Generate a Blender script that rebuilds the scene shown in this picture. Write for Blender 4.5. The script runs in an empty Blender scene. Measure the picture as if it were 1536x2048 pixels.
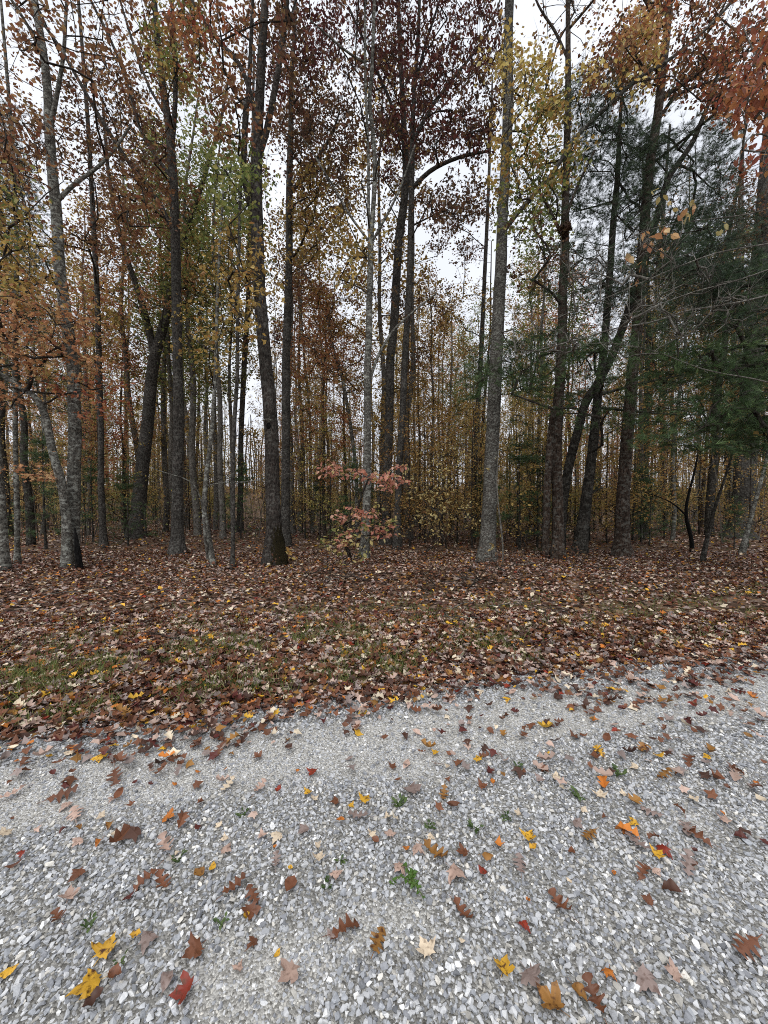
import bpy, bmesh, math, random
import numpy as np
from mathutils import Vector
RS = np.random.RandomState
rng = RS(7); random.seed(7)
SC = bpy.context.scene
COL = SC.collection

# ------------------------------------------------------------------ camera
FPX = 769.0; CAMZ = 1.6; HORIZON = 1000.0
PITCH = math.atan((1024 - HORIZON) / FPX)
cam_d = bpy.data.cameras.new('camera'); cam = bpy.data.objects.new('camera', cam_d); COL.objects.link(cam)
cam.location = (0, 0, CAMZ); cam.rotation_euler = (math.pi / 2 - PITCH, 0, 0)
cam_d.sensor_fit = 'VERTICAL'; cam_d.sensor_height = 36; cam_d.lens = FPX / 2048 * 36
cam_d.clip_start = 0.05; cam_d.clip_end = 2000
SC.camera = cam

# ------------------------------------------------------------------ sky, sun, exposure
SUN_EL, SUN_AZ = 62, 200
w = bpy.data.worlds.new('World'); SC.world = w; w.use_nodes = True
nt = w.node_tree; nt.nodes.clear()
out = nt.nodes.new('ShaderNodeOutputWorld'); bg = nt.nodes.new('ShaderNodeBackground')
sky = nt.nodes.new('ShaderNodeTexSky'); sky.sky_type = 'NISHITA'; sky.sun_disc = False
sky.sun_elevation = math.radians(SUN_EL); sky.sun_rotation = math.radians(SUN_AZ)
sky.dust_density = 4; sky.air_density = 1
hs = nt.nodes.new('ShaderNodeHueSaturation'); hs.inputs['Saturation'].default_value = 0.35
nz = nt.nodes.new('ShaderNodeTexNoise'); nz.inputs['Scale'].default_value = 2.2; nz.inputs['Detail'].default_value = 5
rp = nt.nodes.new('ShaderNodeValToRGB')
rp.color_ramp.elements[0].position = 0.3; rp.color_ramp.elements[0].color = (7.2, 7.6, 8.5, 1)
rp.color_ramp.elements[1].position = 0.7; rp.color_ramp.elements[1].color = (9.2, 9.5, 10.1, 1)
mx = nt.nodes.new('ShaderNodeMix'); mx.data_type = 'RGBA'; mx.inputs[0].default_value = 0.9
nt.links.new(sky.outputs[0], hs.inputs['Color']); nt.links.new(nz.outputs['Fac'], rp.inputs[0])
nt.links.new(hs.outputs[0], mx.inputs[6]); nt.links.new(rp.outputs[0], mx.inputs[7])
nt.links.new(mx.outputs[2], bg.inputs[0]); bg.inputs[1].default_value = 0.1
nt.links.new(bg.outputs[0], out.inputs[0])
sl = bpy.data.lights.new('sun', 'SUN'); sl.energy = 1.5; sl.angle = math.radians(50); sl.color = (1, 0.98, 0.95)
so = bpy.data.objects.new('sun', sl); COL.objects.link(so)
so.rotation_euler = (math.radians(90 - SUN_EL), 0, math.radians(180 - SUN_AZ))
SC.view_settings.view_transform = 'Standard'; SC.view_settings.look = 'None'
SC.view_settings.exposure = 0.3; SC.view_settings.gamma = 1; SC.view_settings.use_curve_mapping = False
SC.cycles.max_bounces = 5; SC.cycles.diffuse_bounces = 3; SC.cycles.glossy_bounces = 1; SC.cycles.transmission_bounces = 3
SC.cycles.use_denoising = False; SC.cycles.filter_width = 1.0

# ------------------------------------------------------------------ helpers
def lin(h):
    h = h.lstrip('#'); c = np.array([int(h[i:i + 2], 16) / 255 for i in (0, 2, 4)])
    return np.where(c <= 0.04045, c / 12.92, ((c + 0.055) / 1.055) ** 2.4)

def ray(u, v):
    a = (u - 768) / FPX; b = (1024 - v) / FPX
    return np.array([a, math.cos(PITCH) + b * math.sin(PITCH), b * math.cos(PITCH) - math.sin(PITCH)])

def at(u, v, Y):                                    # the point of the ray through a pixel that stands at depth Y
    d = ray(u, v); t = Y / d[1]
    return np.array([0, 0, CAMZ]) + d * t

EDGE0, EDGEK = 3.12, 0.245
def road_s(x, y):                                   # distance into the road from its leafy edge
    return (EDGE0 + EDGEK * x - y) / math.sqrt(1 + EDGEK ** 2)

def sstep(a, b, x):
    t = np.clip((x - a) / (b - a), 0, 1); return t * t * (3 - 2 * t)

def wav(x, y, k=1.0):
    return (np.sin(x * 1.31 * k + 0.7 * y * k + 1.3) + np.sin(-0.9 * x * k + 1.57 * y * k + 0.4) + np.sin(2.3 * x * k + 2.9 * y * k) * 0.5 + np.sin(3.7 * x * k - 3.1 * y * k + 2) * 0.4) / 2.9

def ground_z(x, y):
    x = np.asarray(x, float); y = np.asarray(y, float)
    s = road_s(x, y)
    off = sstep(0.0, -0.8, s)
    z = off * (0.045 + 0.035 * wav(x, y, 1.1) + 0.02 * wav(x, y, 3.3))
    z = z + 0.20 * np.exp(-((x - 1.7) / 2.2) ** 2 - ((y - 7.6) / 0.75) ** 2)
    z = z + 0.12 * np.exp(-((x + 1.2) / 1.1) ** 2 - ((y - 7.9) / 0.5) ** 2)
    z = z + off * sstep(8, 20, y) * 0.15 * wav(x, y, 0.23)
    z = z + sstep(34, 95, y + 0.25 * np.abs(x)) * (3.6 + 1.6 * wav(x, y, 0.07))
    z = z - sstep(0.25, 0.6, s) * sstep(1.0, 0.7, s) * 0.012 - sstep(1.45, 1.75, s) * sstep(2.2, 1.9, s) * 0.012
    return z

def on_ground(u, v):
    d = ray(u, v); z = 0.0
    for _ in range(12):
        t = (z - CAMZ) / d[2]; p = np.array([0, 0, CAMZ]) + d * t; z = float(ground_z(p[0], p[1]))
    return p

def np_mesh(name, V, tris=None, quads=None, cols=None, smooth=False, mat=None):
    me = bpy.data.meshes.new(name)
    V = np.asarray(V, np.float32)
    tris = np.zeros((0, 3), np.int32) if tris is None else np.asarray(tris, np.int32)
    quads = np.zeros((0, 4), np.int32) if quads is None else np.asarray(quads, np.int32)
    nt_, nq = len(tris), len(quads)
    me.vertices.add(len(V)); me.vertices.foreach_set('co', V.ravel())
    me.loops.add(nt_ * 3 + nq * 4)
    me.loops.foreach_set('vertex_index', np.concatenate([tris.ravel(), quads.ravel()]))
    me.polygons.add(nt_ + nq)
    st = np.concatenate([np.arange(nt_) * 3, nt_ * 3 + np.arange(nq) * 4]).astype(np.int32)
    me.polygons.foreach_set('loop_start', st)
    me.polygons.foreach_set('use_smooth', np.full(nt_ + nq, smooth, bool))
    if cols is not None:
        a = me.color_attributes.new('col', 'FLOAT_COLOR', 'POINT')
        c = np.ones((len(V), 4), np.float32); c[:, :3] = cols
        a.data.foreach_set('color', c.ravel())
    me.update(calc_edges=True); me.validate()
    if mat is not None: me.materials.append(mat)
    return me

def obj(name, me, parent=None, **props):
    o = bpy.data.objects.new(name, me); COL.objects.link(o)
    if parent is not None: o.parent = parent
    for k, v in props.items(): o[k] = v
    return o

def thing(name, loc, label, category, group=None):
    o = bpy.data.objects.new(name, None); COL.objects.link(o)
    o.location = loc; o.empty_display_size = 0.2
    o['label'] = label; o['category'] = category
    if group: o['group'] = group
    return o

def unit(a):
    return a / np.maximum(np.linalg.norm(a, axis=-1, keepdims=True), 1e-9)

class Acc:                                          # collects vertices, triangles, quads and colours of one mesh
    def __init__(s): s.V = []; s.T = []; s.Q = []; s.C = []; s.n = 0
    def add(s, V, T=None, Q=None, C=None):
        if T is not None and len(T): s.T.append(np.asarray(T) + s.n)
        if Q is not None and len(Q): s.Q.append(np.asarray(Q) + s.n)
        s.V.append(V); s.n += len(V)
        if C is not None: s.C.append(C)
    def mesh(s, name, mat, smooth=False, origin=None):
        if not s.V: return None
        V = np.concatenate(s.V)
        if origin is not None: V = V - np.asarray(origin)
        return np_mesh(name, V, np.concatenate(s.T) if s.T else None, np.concatenate(s.Q) if s.Q else None,
                       np.concatenate(s.C) if s.C else None, smooth, mat)

def place(tv, tt, pos, d, n, sc, sx=None):
    """copies of a template (tv, tt) at pos with its y axis along d and its z axis near n"""
    d = unit(d); side = unit(np.cross(d, n)); n = np.cross(side, d)
    N, K = len(pos), len(tv)
    sc = np.broadcast_to(sc, (N,)); sx = sc if sx is None else sx * sc
    V = (pos[:, None, :] + side[:, None, :] * (tv[None, :, 0:1] * np.reshape(sx, (N, 1, 1)))
         + d[:, None, :] * (tv[None, :, 1:2] * sc[:, None, None]) + n[:, None, :] * (tv[None, :, 2:3] * sc[:, None, None]))
    T = tt[None] + (np.arange(N) * K)[:, None, None]
    return V.reshape(-1, 3), T.reshape(-1, 3)

def tube(P, R, sides=5, bumps=0.0, seed=0):
    P = np.asarray(P, float); R = np.asarray(R, float); n = len(P)
    t = unit(np.gradient(P, axis=0))
    m = np.abs(unit(P[-1] - P[0])); ref = np.zeros(3); ref[int(np.argmin(m))] = 1
    a = unit(np.cross(t, ref)); b = np.cross(t, a)
    th = np.arange(sides) * 2 * math.pi / sides
    rad = np.repeat(R[:, None], sides, 1)
    if bumps:
        r = RS(seed); z = np.arange(n)[:, None]
        f = sum(np.sin(th[None] * k + r.uniform(0, 6.3) + z * r.uniform(-.25, .25)) * r.uniform(.4, 1) for k in (2, 3, 5))
        f = f * 0.4 + r.normal(0, .45, (n, sides))
        rad = rad * (1 + bumps * f)
    V = P[:, None] + a[:, None] * (np.cos(th)[None, :, None] * rad[..., None]) + b[:, None] * (np.sin(th)[None, :, None] * rad[..., None])
    i = np.arange(n - 1)[:, None] * sides; j = np.arange(sides)[None]; k = (j + 1) % sides
    Q = np.stack([i + j, i + k, i + sides + k, i + sides + j], -1).reshape(-1, 4)
    V = np.concatenate([V.reshape(-1, 3), P[-1:] + t[-1:] * R[-1] * .5])
    e = (n - 1) * sides
    T = np.stack([e + np.arange(sides), e + (np.arange(sides) + 1) % sides, np.full(sides, n * sides)], -1)
    return V, T, Q

def resample(P, R, step):
    P = np.asarray(P, float); R = np.asarray(R, float)
    L = np.concatenate([[0], np.cumsum(np.linalg.norm(np.diff(P, axis=0), axis=1))])
    n = max(3, int(L[-1] / step)); s = np.linspace(0, L[-1], n)
    Q = np.stack([np.interp(s, L, P[:, k]) for k in range(3)], -1); r = np.interp(s, L, R)
    for _ in range(2):
        Q[1:-1] = Q[1:-1] * .5 + (Q[:-2] + Q[2:]) * .25
    return Q, r

# ------------------------------------------------------------------ materials
def new_mat(name):
    m = bpy.data.materials.new(name); m.use_nodes = True; m.node_tree.nodes.clear()
    N = m.node_tree.nodes; L = m.node_tree.links
    o = N.new('ShaderNodeOutputMaterial')
    return m, N, L, o

def ramp(N, stops):
    r = N.new('ShaderNodeValToRGB'); e = r.color_ramp.elements
    while len(e) < len(stops): e.new(0.5)
    for el, (p, c) in zip(e, stops):
        el.position = p; el.color = (*c, 1)
    return r

def mixc(N, L, fac, a, b, mode='MIX'):
    m = N.new('ShaderNodeMix'); m.data_type = 'RGBA'; m.blend_type = mode
    for sock, val in ((m.inputs[0], fac), (m.inputs[6], a), (m.inputs[7], b)):
        if hasattr(val, 'is_linked'): L.new(val, sock)
        else: sock.default_value = val if not isinstance(val, (tuple, list, np.ndarray)) else (*val, 1)
    return m.outputs[2]

def leaf_mat(name, transl=0.35, rough=0.6, from_object=False, spots=False, hue=0.0):
    m, N, L, o = new_mat(name)
    if from_object:
        src = N.new('ShaderNodeObjectInfo'); c = src.outputs['Color']
    else:
        src = N.new('ShaderNodeAttribute'); src.attribute_name = 'col'; c = src.outputs['Color']
    tc = N.new('ShaderNodeTexCoord')
    if spots:
        mp = N.new('ShaderNodeMapping'); L.new(tc.outputs['Object'], mp.inputs[0])
        cb = N.new('ShaderNodeCombineXYZ'); oi = N.new('ShaderNodeObjectInfo')
        mu = N.new('ShaderNodeMath'); mu.operation = 'MULTIPLY'; mu.inputs[1].default_value = 40; L.new(oi.outputs['Random'], mu.inputs[0])
        L.new(mu.outputs[0], cb.inputs[0]); L.new(cb.outputs[0], mp.inputs['Location'])
        n1 = N.new('ShaderNodeTexNoise'); n1.inputs['Scale'].default_value = 55; n1.inputs['Detail'].default_value = 3; L.new(mp.outputs[0], n1.inputs['Vector'])
        r1 = ramp(N, [(0.52, (0, 0, 0)), (0.66, (1, 1, 1))]); L.new(n1.outputs['Fac'], r1.inputs[0])
        ma = N.new('ShaderNodeMath'); ma.operation = 'MULTIPLY'; L.new(r1.outputs[0], ma.inputs[0]); L.new(src.outputs['Alpha'], ma.inputs[1])
        c = mixc(N, L, ma.outputs[0], c, tuple(lin('#4a2c17')))
        n2 = N.new('ShaderNodeTexNoise'); n2.inputs['Scale'].default_value = 18; L.new(mp.outputs[0], n2.inputs['Vector'])
        r2 = ramp(N, [(0.3, (.72, .68, .66)), (0.7, (1.15, 1.12, 1.1))]); L.new(n2.outputs['Fac'], r2.inputs[0])
        c = mixc(N, L, 1.0, c, r2.outputs[0], 'MULTIPLY')
    if hue:
        oi = N.new('ShaderNodeObjectInfo'); h = N.new('ShaderNodeHueSaturation')
        mr = N.new('ShaderNodeMapRange'); L.new(oi.outputs['Random'], mr.inputs[0]); mr.inputs[3].default_value = 0.5 - hue; mr.inputs[4].default_value = 0.5 + hue
        L.new(mr.outputs[0], h.inputs['Hue']); L.new(c, h.inputs['Color']); c = h.outputs[0]
    p = N.new('ShaderNodeBsdfPrincipled'); L.new(c, p.inputs['Base Color']); p.inputs['Roughness'].default_value = rough
    p.inputs['Specular IOR Level'].default_value = 0.35
    if transl:
        t = N.new('ShaderNodeBsdfTranslucent'); L.new(c, t.inputs['Color'])
        ms = N.new('ShaderNodeMixShader'); ms.inputs[0].default_value = transl
        L.new(p.outputs[0], ms.inputs[1]); L.new(t.outputs[0], ms.inputs[2]); L.new(ms.outputs[0], o.inputs[0])
    else:
        L.new(p.outputs[0], o.inputs[0])
    return m

M_LEAF = leaf_mat('tree_leaf', 0.42)
M_LEAF_FAR = leaf_mat('distant_tree_leaf', 0.45, hue=0.02)
M_LITTER = leaf_mat('leaf_litter', 0.0, 0.6)
M_FALLEN = leaf_mat('fallen_leaf', 0.0, 0.5, from_object=True, spots=True)
M_NEEDLE = leaf_mat('pine_needle', 0.15, 0.5)
M_GRASS = leaf_mat('grass_blade', 0.3, 0.5)

def bark_mat(name, dark, mid, light, lichen=0.35, scale=1.0, strip=0.25):
    m, N, L, o = new_mat(name)
    tc = N.new('ShaderNodeTexCoord')
    mp = N.new('ShaderNodeMapping'); mp.inputs['Scale'].default_value = (1, 1, strip); L.new(tc.outputs['Object'], mp.inputs[0])
    oi = N.new('ShaderNodeObjectInfo'); cb = N.new('ShaderNodeCombineXYZ')
    mu = N.new('ShaderNodeMath'); mu.operation = 'MULTIPLY'; mu.inputs[1].default_value = 30; L.new(oi.outputs['Random'], mu.inputs[0]); L.new(mu.outputs[0], cb.inputs[2]); L.new(cb.outputs[0], mp.inputs['Location'])
    v = N.new('ShaderNodeTexNoise'); v.inputs['Scale'].default_value = 34 * scale; v.inputs['Detail'].default_value = 5; v.inputs['Roughness'].default_value = 0.65; L.new(mp.outputs[0], v.inputs['Vector'])
    r = ramp(N, [(0.36, dark), (0.52, mid), (0.68, light)]); L.new(v.outputs['Fac'], r.inputs[0])
    mp2 = N.new('ShaderNodeMapping'); L.new(tc.outputs['Object'], mp2.inputs[0]); L.new(cb.outputs[0], mp2.inputs['Location']); mp2.inputs['Scale'].default_value = (1, 1, 1.6)
    n2 = N.new('ShaderNodeTexNoise'); n2.inputs['Scale'].default_value = 9 * scale; n2.inputs['Detail'].default_value = 6; n2.inputs['Roughness'].default_value = 0.7; L.new(mp2.outputs[0], n2.inputs['Vector'])
    r2 = ramp(N, [(0.50, (0, 0, 0)), (0.60, (1, 1, 1))]); L.new(n2.outputs['Fac'], r2.inputs[0])
    f = N.new('ShaderNodeMath'); f.operation = 'MULTIPLY'; f.inputs[1].default_value = lichen; L.new(r2.outputs[0], f.inputs[0])
    c = mixc(N, L, f.outputs[0], r.outputs[0], tuple(lin('#a3a59c')))
    n3 = N.new('ShaderNodeTexNoise'); n3.inputs['Scale'].default_value = 1.3; n3.inputs['Detail'].default_value = 3; L.new(mp2.outputs[0], n3.inputs['Vector'])
    r3 = ramp(N, [(0.3, (.62, .62, .6)), (0.7, (1.2, 1.2, 1.2))]); L.new(n3.outputs['Fac'], r3.inputs[0])
    c = mixc(N, L, 1.0, c, r3.outputs[0], 'MULTIPLY')
    p = N.new('ShaderNodeBsdfPrincipled'); L.new(c, p.inputs['Base Color']); p.inputs['Roughness'].default_value = 0.9; p.inputs['Specular IOR Level'].default_value = 0.15
    b = N.new('ShaderNodeBump'); b.inputs['Strength'].default_value = 0.9; b.inputs['Distance'].default_value = 0.02; L.new(v.outputs['Fac'], b.inputs['Height']); L.new(b.outputs[0], p.inputs['Normal'])
    L.new(p.outputs[0], o.inputs[0])
    return m

B_PALE = bark_mat('pale_lichen_bark', tuple(lin('#2e2c29')), tuple(lin('#5c5953')), tuple(lin('#86837a')), 0.8, .95, 0.8)
B_GREY = bark_mat('grey_furrowed_bark', tuple(lin('#1c1a18')), tuple(lin('#423e3a')), tuple(lin('#68635d')), 0.2, 1.3, 0.3)
B_FLAKE = bark_mat('flaky_bark', tuple(lin('#22201d')), tuple(lin('#4c4843')), tuple(lin('#7a756d')), 0.5, 1.9, 0.5)
B_BROWN = bark_mat('brown_scaly_bark', tuple(lin('#1a1310')), tuple(lin('#42362e')), tuple(lin('#5f5248')), 0.25, 1.0, 0.3)
B_DARK = bark_mat('dark_bark', tuple(lin('#161412')), tuple(lin('#34302b')), tuple(lin('#55504a')), 0.15, 1.0, 0.3)
B_FAR = bark_mat('grey_bark_shade_lifted', tuple(lin('#34312d')), tuple(lin('#66615a')), tuple(lin('#8c867e')), 0.3, 1.0, 0.3)  # lightened copy of the grey bark, its colour offsetting shade among far trunks
B_DARKG = bark_mat('dark_ridged_bark', tuple(lin('#191614')), tuple(lin('#3a3430')), tuple(lin('#5a534d')), 0.15, 1.2, 0.3)
B_TWIG = bark_mat('twig_bark', tuple(lin('#1f1b18')), tuple(lin('#38322d')), tuple(lin('#524b44')), 0.1, 0.6, 0.5)
B_TWIGP = bark_mat('pale_twig_bark', tuple(lin('#3c3935')), tuple(lin('#66625b')), tuple(lin('#8b877f')), 0.3, 1.0, 0.5)
B_MOSS = bark_mat('moss', tuple(lin('#15130b')), tuple(lin('#2c2616')), tuple(lin('#3f3a20')), 0.0, 2.0, 1.0)
B_BURNT_HOLE = bark_mat('charred_wood_and_hole_shade', tuple(lin('#060606')), tuple(lin('#141312')), tuple(lin('#232120')), 0.0, 1.0, 0.4)

def ground_mat():
    m, N, L, o = new_mat('forest_floor')
    tc = N.new('ShaderNodeTexCoord')
    v = N.new('ShaderNodeTexVoronoi'); v.inputs['Scale'].default_value = 13; L.new(tc.outputs['Object'], v.inputs['Vector'])
    sp = N.new('ShaderNodeSeparateColor'); L.new(v.outputs['Color'], sp.inputs[0])
    r = ramp(N, [(0.0, lin('#332821')), (0.35, lin('#574538')), (0.6, lin('#6e5845')), (0.8, lin('#8b7a6e')), (0.93, lin('#94703f')), (1.0, lin('#b2a59c'))])
    L.new(sp.outputs[0], r.inputs[0])
    n = N.new('ShaderNodeTexNoise'); n.inputs['Scale'].default_value = 60; n.inputs['Detail'].default_value = 4; L.new(tc.outputs['Object'], n.inputs['Vector'])
    r2 = ramp(N, [(0.3, (.45, .42, .4)), (0.7, (1.1, 1.1, 1.1))]); L.new(n.outputs['Fac'], r2.inputs[0])
    c = mixc(N, L, 1.0, r.outputs[0], r2.outputs[0], 'MULTIPLY')
    p = N.new('ShaderNodeBsdfPrincipled'); L.new(c, p.inputs['Base Color']); p.inputs['Roughness'].default_value = 0.9; p.inputs['Specular IOR Level'].default_value = 0.1
    b = N.new('ShaderNodeBump'); b.inputs['Distance'].default_value = 0.03; L.new(v.outputs['Distance'], b.inputs['Height']); L.new(b.outputs[0], p.inputs['Normal'])
    L.new(p.outputs[0], o.inputs[0]); return m

def road_mat():
    m, N, L, o = new_mat('crushed_stone_bed')
    tc = N.new('ShaderNodeTexCoord')
    v = N.new('ShaderNodeTexVoronoi'); v.inputs['Scale'].default_value = 130; L.new(tc.outputs['Object'], v.inputs['Vector'])
    sp = N.new('ShaderNodeSeparateColor'); L.new(v.outputs['Color'], sp.inputs[0])
    r = ramp(N, [(0.0, lin('#7d7a74')), (0.5, lin('#b0aea9')), (0.85, lin('#c8c6c1')), (1.0, lin('#e4e2dc'))]); L.new(sp.outputs[0], r.inputs[0])
    n = N.new('ShaderNodeTexNoise'); n.inputs['Scale'].default_value = 420; n.inputs['Detail'].default_value = 3; L.new(tc.outputs['Object'], n.inputs['Vector'])
    r2 = ramp(N, [(0.3, (.7, .7, .7)), (0.7, (1.15, 1.15, 1.13))]); L.new(n.outputs['Fac'], r2.inputs[0])
    c = mixc(N, L, 1.0, r.outputs[0], r2.outputs[0], 'MULTIPLY')
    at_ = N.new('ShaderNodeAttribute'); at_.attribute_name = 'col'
    c = mixc(N, L, at_.outputs['Fac'], mixc(N, L, 1.0, c, (.56, .56, .56), 'MULTIPLY'), c)  # ridges painted darker for the shade between stones, tracks left as pale dust
    p = N.new('ShaderNodeBsdfPrincipled'); L.new(c, p.inputs['Base Color']); p.inputs['Roughness'].default_value = 0.9; p.inputs['Specular IOR Level'].default_value = 0.1
    b = N.new('ShaderNodeBump'); b.inputs['Distance'].default_value = 0.006; L.new(v.outputs['Distance'], b.inputs['Height']); b.invert = True; L.new(b.outputs[0], p.inputs['Normal'])
    L.new(p.outputs[0], o.inputs[0]); return m

def stone_mat(name, from_object):
    m, N, L, o = new_mat(name)
    if from_object: s = N.new('ShaderNodeObjectInfo')
    else: s = N.new('ShaderNodeAttribute'); s.attribute_name = 'col'
    tc = N.new('ShaderNodeTexCoord')
    n = N.new('ShaderNodeTexNoise'); n.inputs['Scale'].default_value = 110; n.inputs['Detail'].default_value = 5; n.inputs['Roughness'].default_value = 0.7
    L.new(tc.outputs['Object'], n.inputs['Vector'])
    r = ramp(N, [(0.3, (.72, .72, .73)), (0.7, (1.22, 1.21, 1.2))]); L.new(n.outputs['Fac'], r.inputs[0])
    c = mixc(N, L, 1.0, s.outputs['Color'], r.outputs[0], 'MULTIPLY')
    p = N.new('ShaderNodeBsdfPrincipled'); L.new(c, p.inputs['Base Color']); p.inputs['Roughness'].default_value = 0.75; p.inputs['Specular IOR Level'].default_value = 0.3
    b = N.new('ShaderNodeBump'); b.inputs['Strength'].default_value = 0.35; b.inputs['Distance'].default_value = 0.003; L.new(n.outputs['Fac'], b.inputs['Height']); L.new(b.outputs[0], p.inputs['Normal'])
    L.new(p.outputs[0], o.inputs[0]); return m

# ------------------------------------------------------------------ ground and road
def axis(pts):
    out = []
    for (a, b, s) in pts: out += list(np.arange(a, b, s))
    return np.array(out + [pts[-1][1]])
def sheet(name, X, Y, zf, mat, keep=None):
    gx, gy = np.meshgrid(X, Y); V = np.stack([gx, gy, zf(gx, gy)], -1).reshape(-1, 3)
    nx = len(X); i = np.arange(len(Y) - 1)[:, None] * nx + np.arange(nx - 1)[None]
    Q = np.stack([i, i + 1, i + nx + 1, i + nx], -1).reshape(-1, 4)
    return np_mesh(name, V, None, Q, None, True, mat)

gx = axis([(-400, -60, 20), (-60, -12, 2), (-12, 12, 0.12), (12, 60, 2), (60, 400, 20)])
gy = axis([(-60, -2, 2), (-2, 14, 0.12), (14, 40, 0.6), (40, 130, 3), (130, 500, 30)])
obj('ground', sheet('ground', gx, gy, lambda x, y: ground_z(x, y) - 0.03 * sstep(0.0, 0.3, road_s(x, y)), ground_mat()), kind='structure', label='leaf covered forest floor and verge')
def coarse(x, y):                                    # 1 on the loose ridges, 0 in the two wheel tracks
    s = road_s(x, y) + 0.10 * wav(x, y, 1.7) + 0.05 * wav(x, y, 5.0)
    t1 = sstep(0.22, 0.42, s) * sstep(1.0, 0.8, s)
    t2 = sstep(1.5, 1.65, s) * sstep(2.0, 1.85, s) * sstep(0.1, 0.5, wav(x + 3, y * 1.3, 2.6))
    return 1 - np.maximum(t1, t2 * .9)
# road strip: parametrised along the edge, s = distance into the road
ex = np.array([1, EDGEK]) / math.hypot(1, EDGEK); en = np.array([ex[1], -ex[0]])
def road_pt(a, s):
    return np.array([0, EDGE0]) + a[..., None] * ex + s[..., None] * en
ra = axis([(-40, -5, 1), (-5, 8, 0.06), (8, 40, 1)]); rs = axis([(-0.12, 2.4, 0.06), (2.4, 5.2, 0.2)])
A, S = np.meshgrid(ra, rs); Pxy = road_pt(A, S)
Z = ground_z(Pxy[..., 0], Pxy[..., 1]) + 0.004 + 0.003 * wav(A, S, 9) - 0.05 * sstep(0.0, -0.1, S) - 0.05 * sstep(5.0, 5.2, S)
nx = len(ra); i = np.arange(len(rs) - 1)[:, None] * nx + np.arange(nx - 1)[None]
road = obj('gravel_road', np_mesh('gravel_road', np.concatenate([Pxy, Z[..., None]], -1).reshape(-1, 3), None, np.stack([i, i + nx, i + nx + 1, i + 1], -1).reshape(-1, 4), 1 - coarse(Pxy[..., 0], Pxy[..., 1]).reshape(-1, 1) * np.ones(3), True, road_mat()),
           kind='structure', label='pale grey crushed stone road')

# crushed stones
def stone_variant(r):
    bm = bmesh.new()
    ax = np.array([1.0, r.uniform(.65, .95), r.uniform(.5, .8)])
    pts = unit(r.normal(0, 1, (11, 3))) * r.uniform(.8, 1.05, (11, 1)) * ax * .5
    pts = np.clip(pts, -ax * .43, ax * .43)
    for p in pts: bm.verts.new(p)
    g = bmesh.ops.convex_hull(bm, input=bm.verts)
    bmesh.ops.delete(bm, geom=[v for v in bm.verts if not v.link_faces], context='VERTS')
    bmesh.ops.triangulate(bm, faces=bm.faces)
    bm.verts.index_update()
    V = np.array([v.co[:] for v in bm.verts]); T = np.array([[v.index for v in f.verts] for f in bm.faces]); bm.free()
    return V, T
sr = RS(3); STONES = [stone_variant(sr) for _ in range(22)]
def stone_cols(r, n):
    base = np.array([lin(c) for c in ('#adafb1', '#babbbc', '#909296', '#c8c9c9', '#e2e2e0', '#b5b2aa', '#9da0a4', '#d8d4ca', '#77797c')])
    k = r.choice(len(base), n, p=[.2, .19, .16, .12, .05, .09, .11, .03, .05])
    return base[k] * r.uniform(.85, 1.15, (n, 1))
def jitter_cells(r, x0, x1, y0, y1, c):
    nx_, ny_ = int((x1 - x0) / c), int((y1 - y0) / c)
    gx_, gy_ = np.meshgrid(np.arange(nx_), np.arange(ny_))
    return (x0 + (gx_ + r.uniform(0, 1, gx_.shape)) * c).ravel(), (y0 + (gy_ + r.uniform(0, 1, gy_.shape)) * c).ravel()
def stones_into(acc, r, x, y, size, lift):
    n = len(x); k = r.randint(0, len(STONES), n); C = stone_cols(r, n)
    z = ground_z(x, y) + lift
    for q, (tv, tt) in enumerate(STONES):
        s = k == q; m = int(s.sum())
        if not m: continue
        th = r.uniform(0, 6.283, m); d = np.stack([np.cos(th), np.sin(th), r.normal(0, .22, m)], -1)
        nn = unit(np.stack([r.normal(0, .28, m), r.normal(0, .28, m), np.ones(m)], -1))
        tv2 = tv[:, [1, 0, 2]]
        V, T = place(tv2, tt[:, ::-1], np.stack([x[s], y[s], z[s]], -1), d, nn, size[s])
        acc.add(V, T, None, np.repeat(C[s], len(tv), 0))
gr = RS(11); acc = Acc()
def in_view(x, y, m=0.7): return np.abs(x) < np.abs(y) * 1.0 + m
M_STONE = stone_mat('crushed_stone', False); M_STONE1 = stone_mat('crushed_stone_piece', True)
# a) loose stones, b) smaller filling, c) chips in the wheel tracks
for (c, y0, y1, x0, x1, lo, hi, mode) in ((.0225, .6, 2.6, -3.1, 3.1, .7, 1.55, 'coarse'), (.03, 2.6, 7.5, -3.6, 8, .75, 1.35, 'coarse'), (.016, .6, 2.4, -2.9, 2.9, .8, 1.3, 'all'),
                                        (.021, 2.4, 4.6, -3.2, 5.0, .8, 1.35, 'all'), (.0115, .8, 2.5, -2.6, 2.6, .7, 1.4, 'track')):
    x, y = jitter_cells(gr, x0, x1, y0, y1, c); s = road_s(x, y); cf = coarse(x, y); u_ = gr.uniform(0, 1, len(x))
    k = (s > -0.03 + 0.1 * gr.uniform(-1, 1, len(x))) & in_view(x, y)
    if mode == 'coarse': k &= u_ < 0.14 + 0.86 * cf
    elif mode == 'all': k &= u_ < 0.6 + 0.3 * cf
    else: k &= u_ < 0.75 * (1 - cf)
    x, y = x[k], y[k]; size = c * gr.uniform(lo, hi, len(x)); size = np.where(gr.uniform(0, 1, len(x)) < .06, size * 1.35, size)
    stones_into(acc, gr, x, y, size, size * gr.uniform(.05, .3, len(x)))
gm = acc.mesh('gravel', M_STONE); g_o = obj('gravel', gm, road, kind='stuff')
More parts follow.
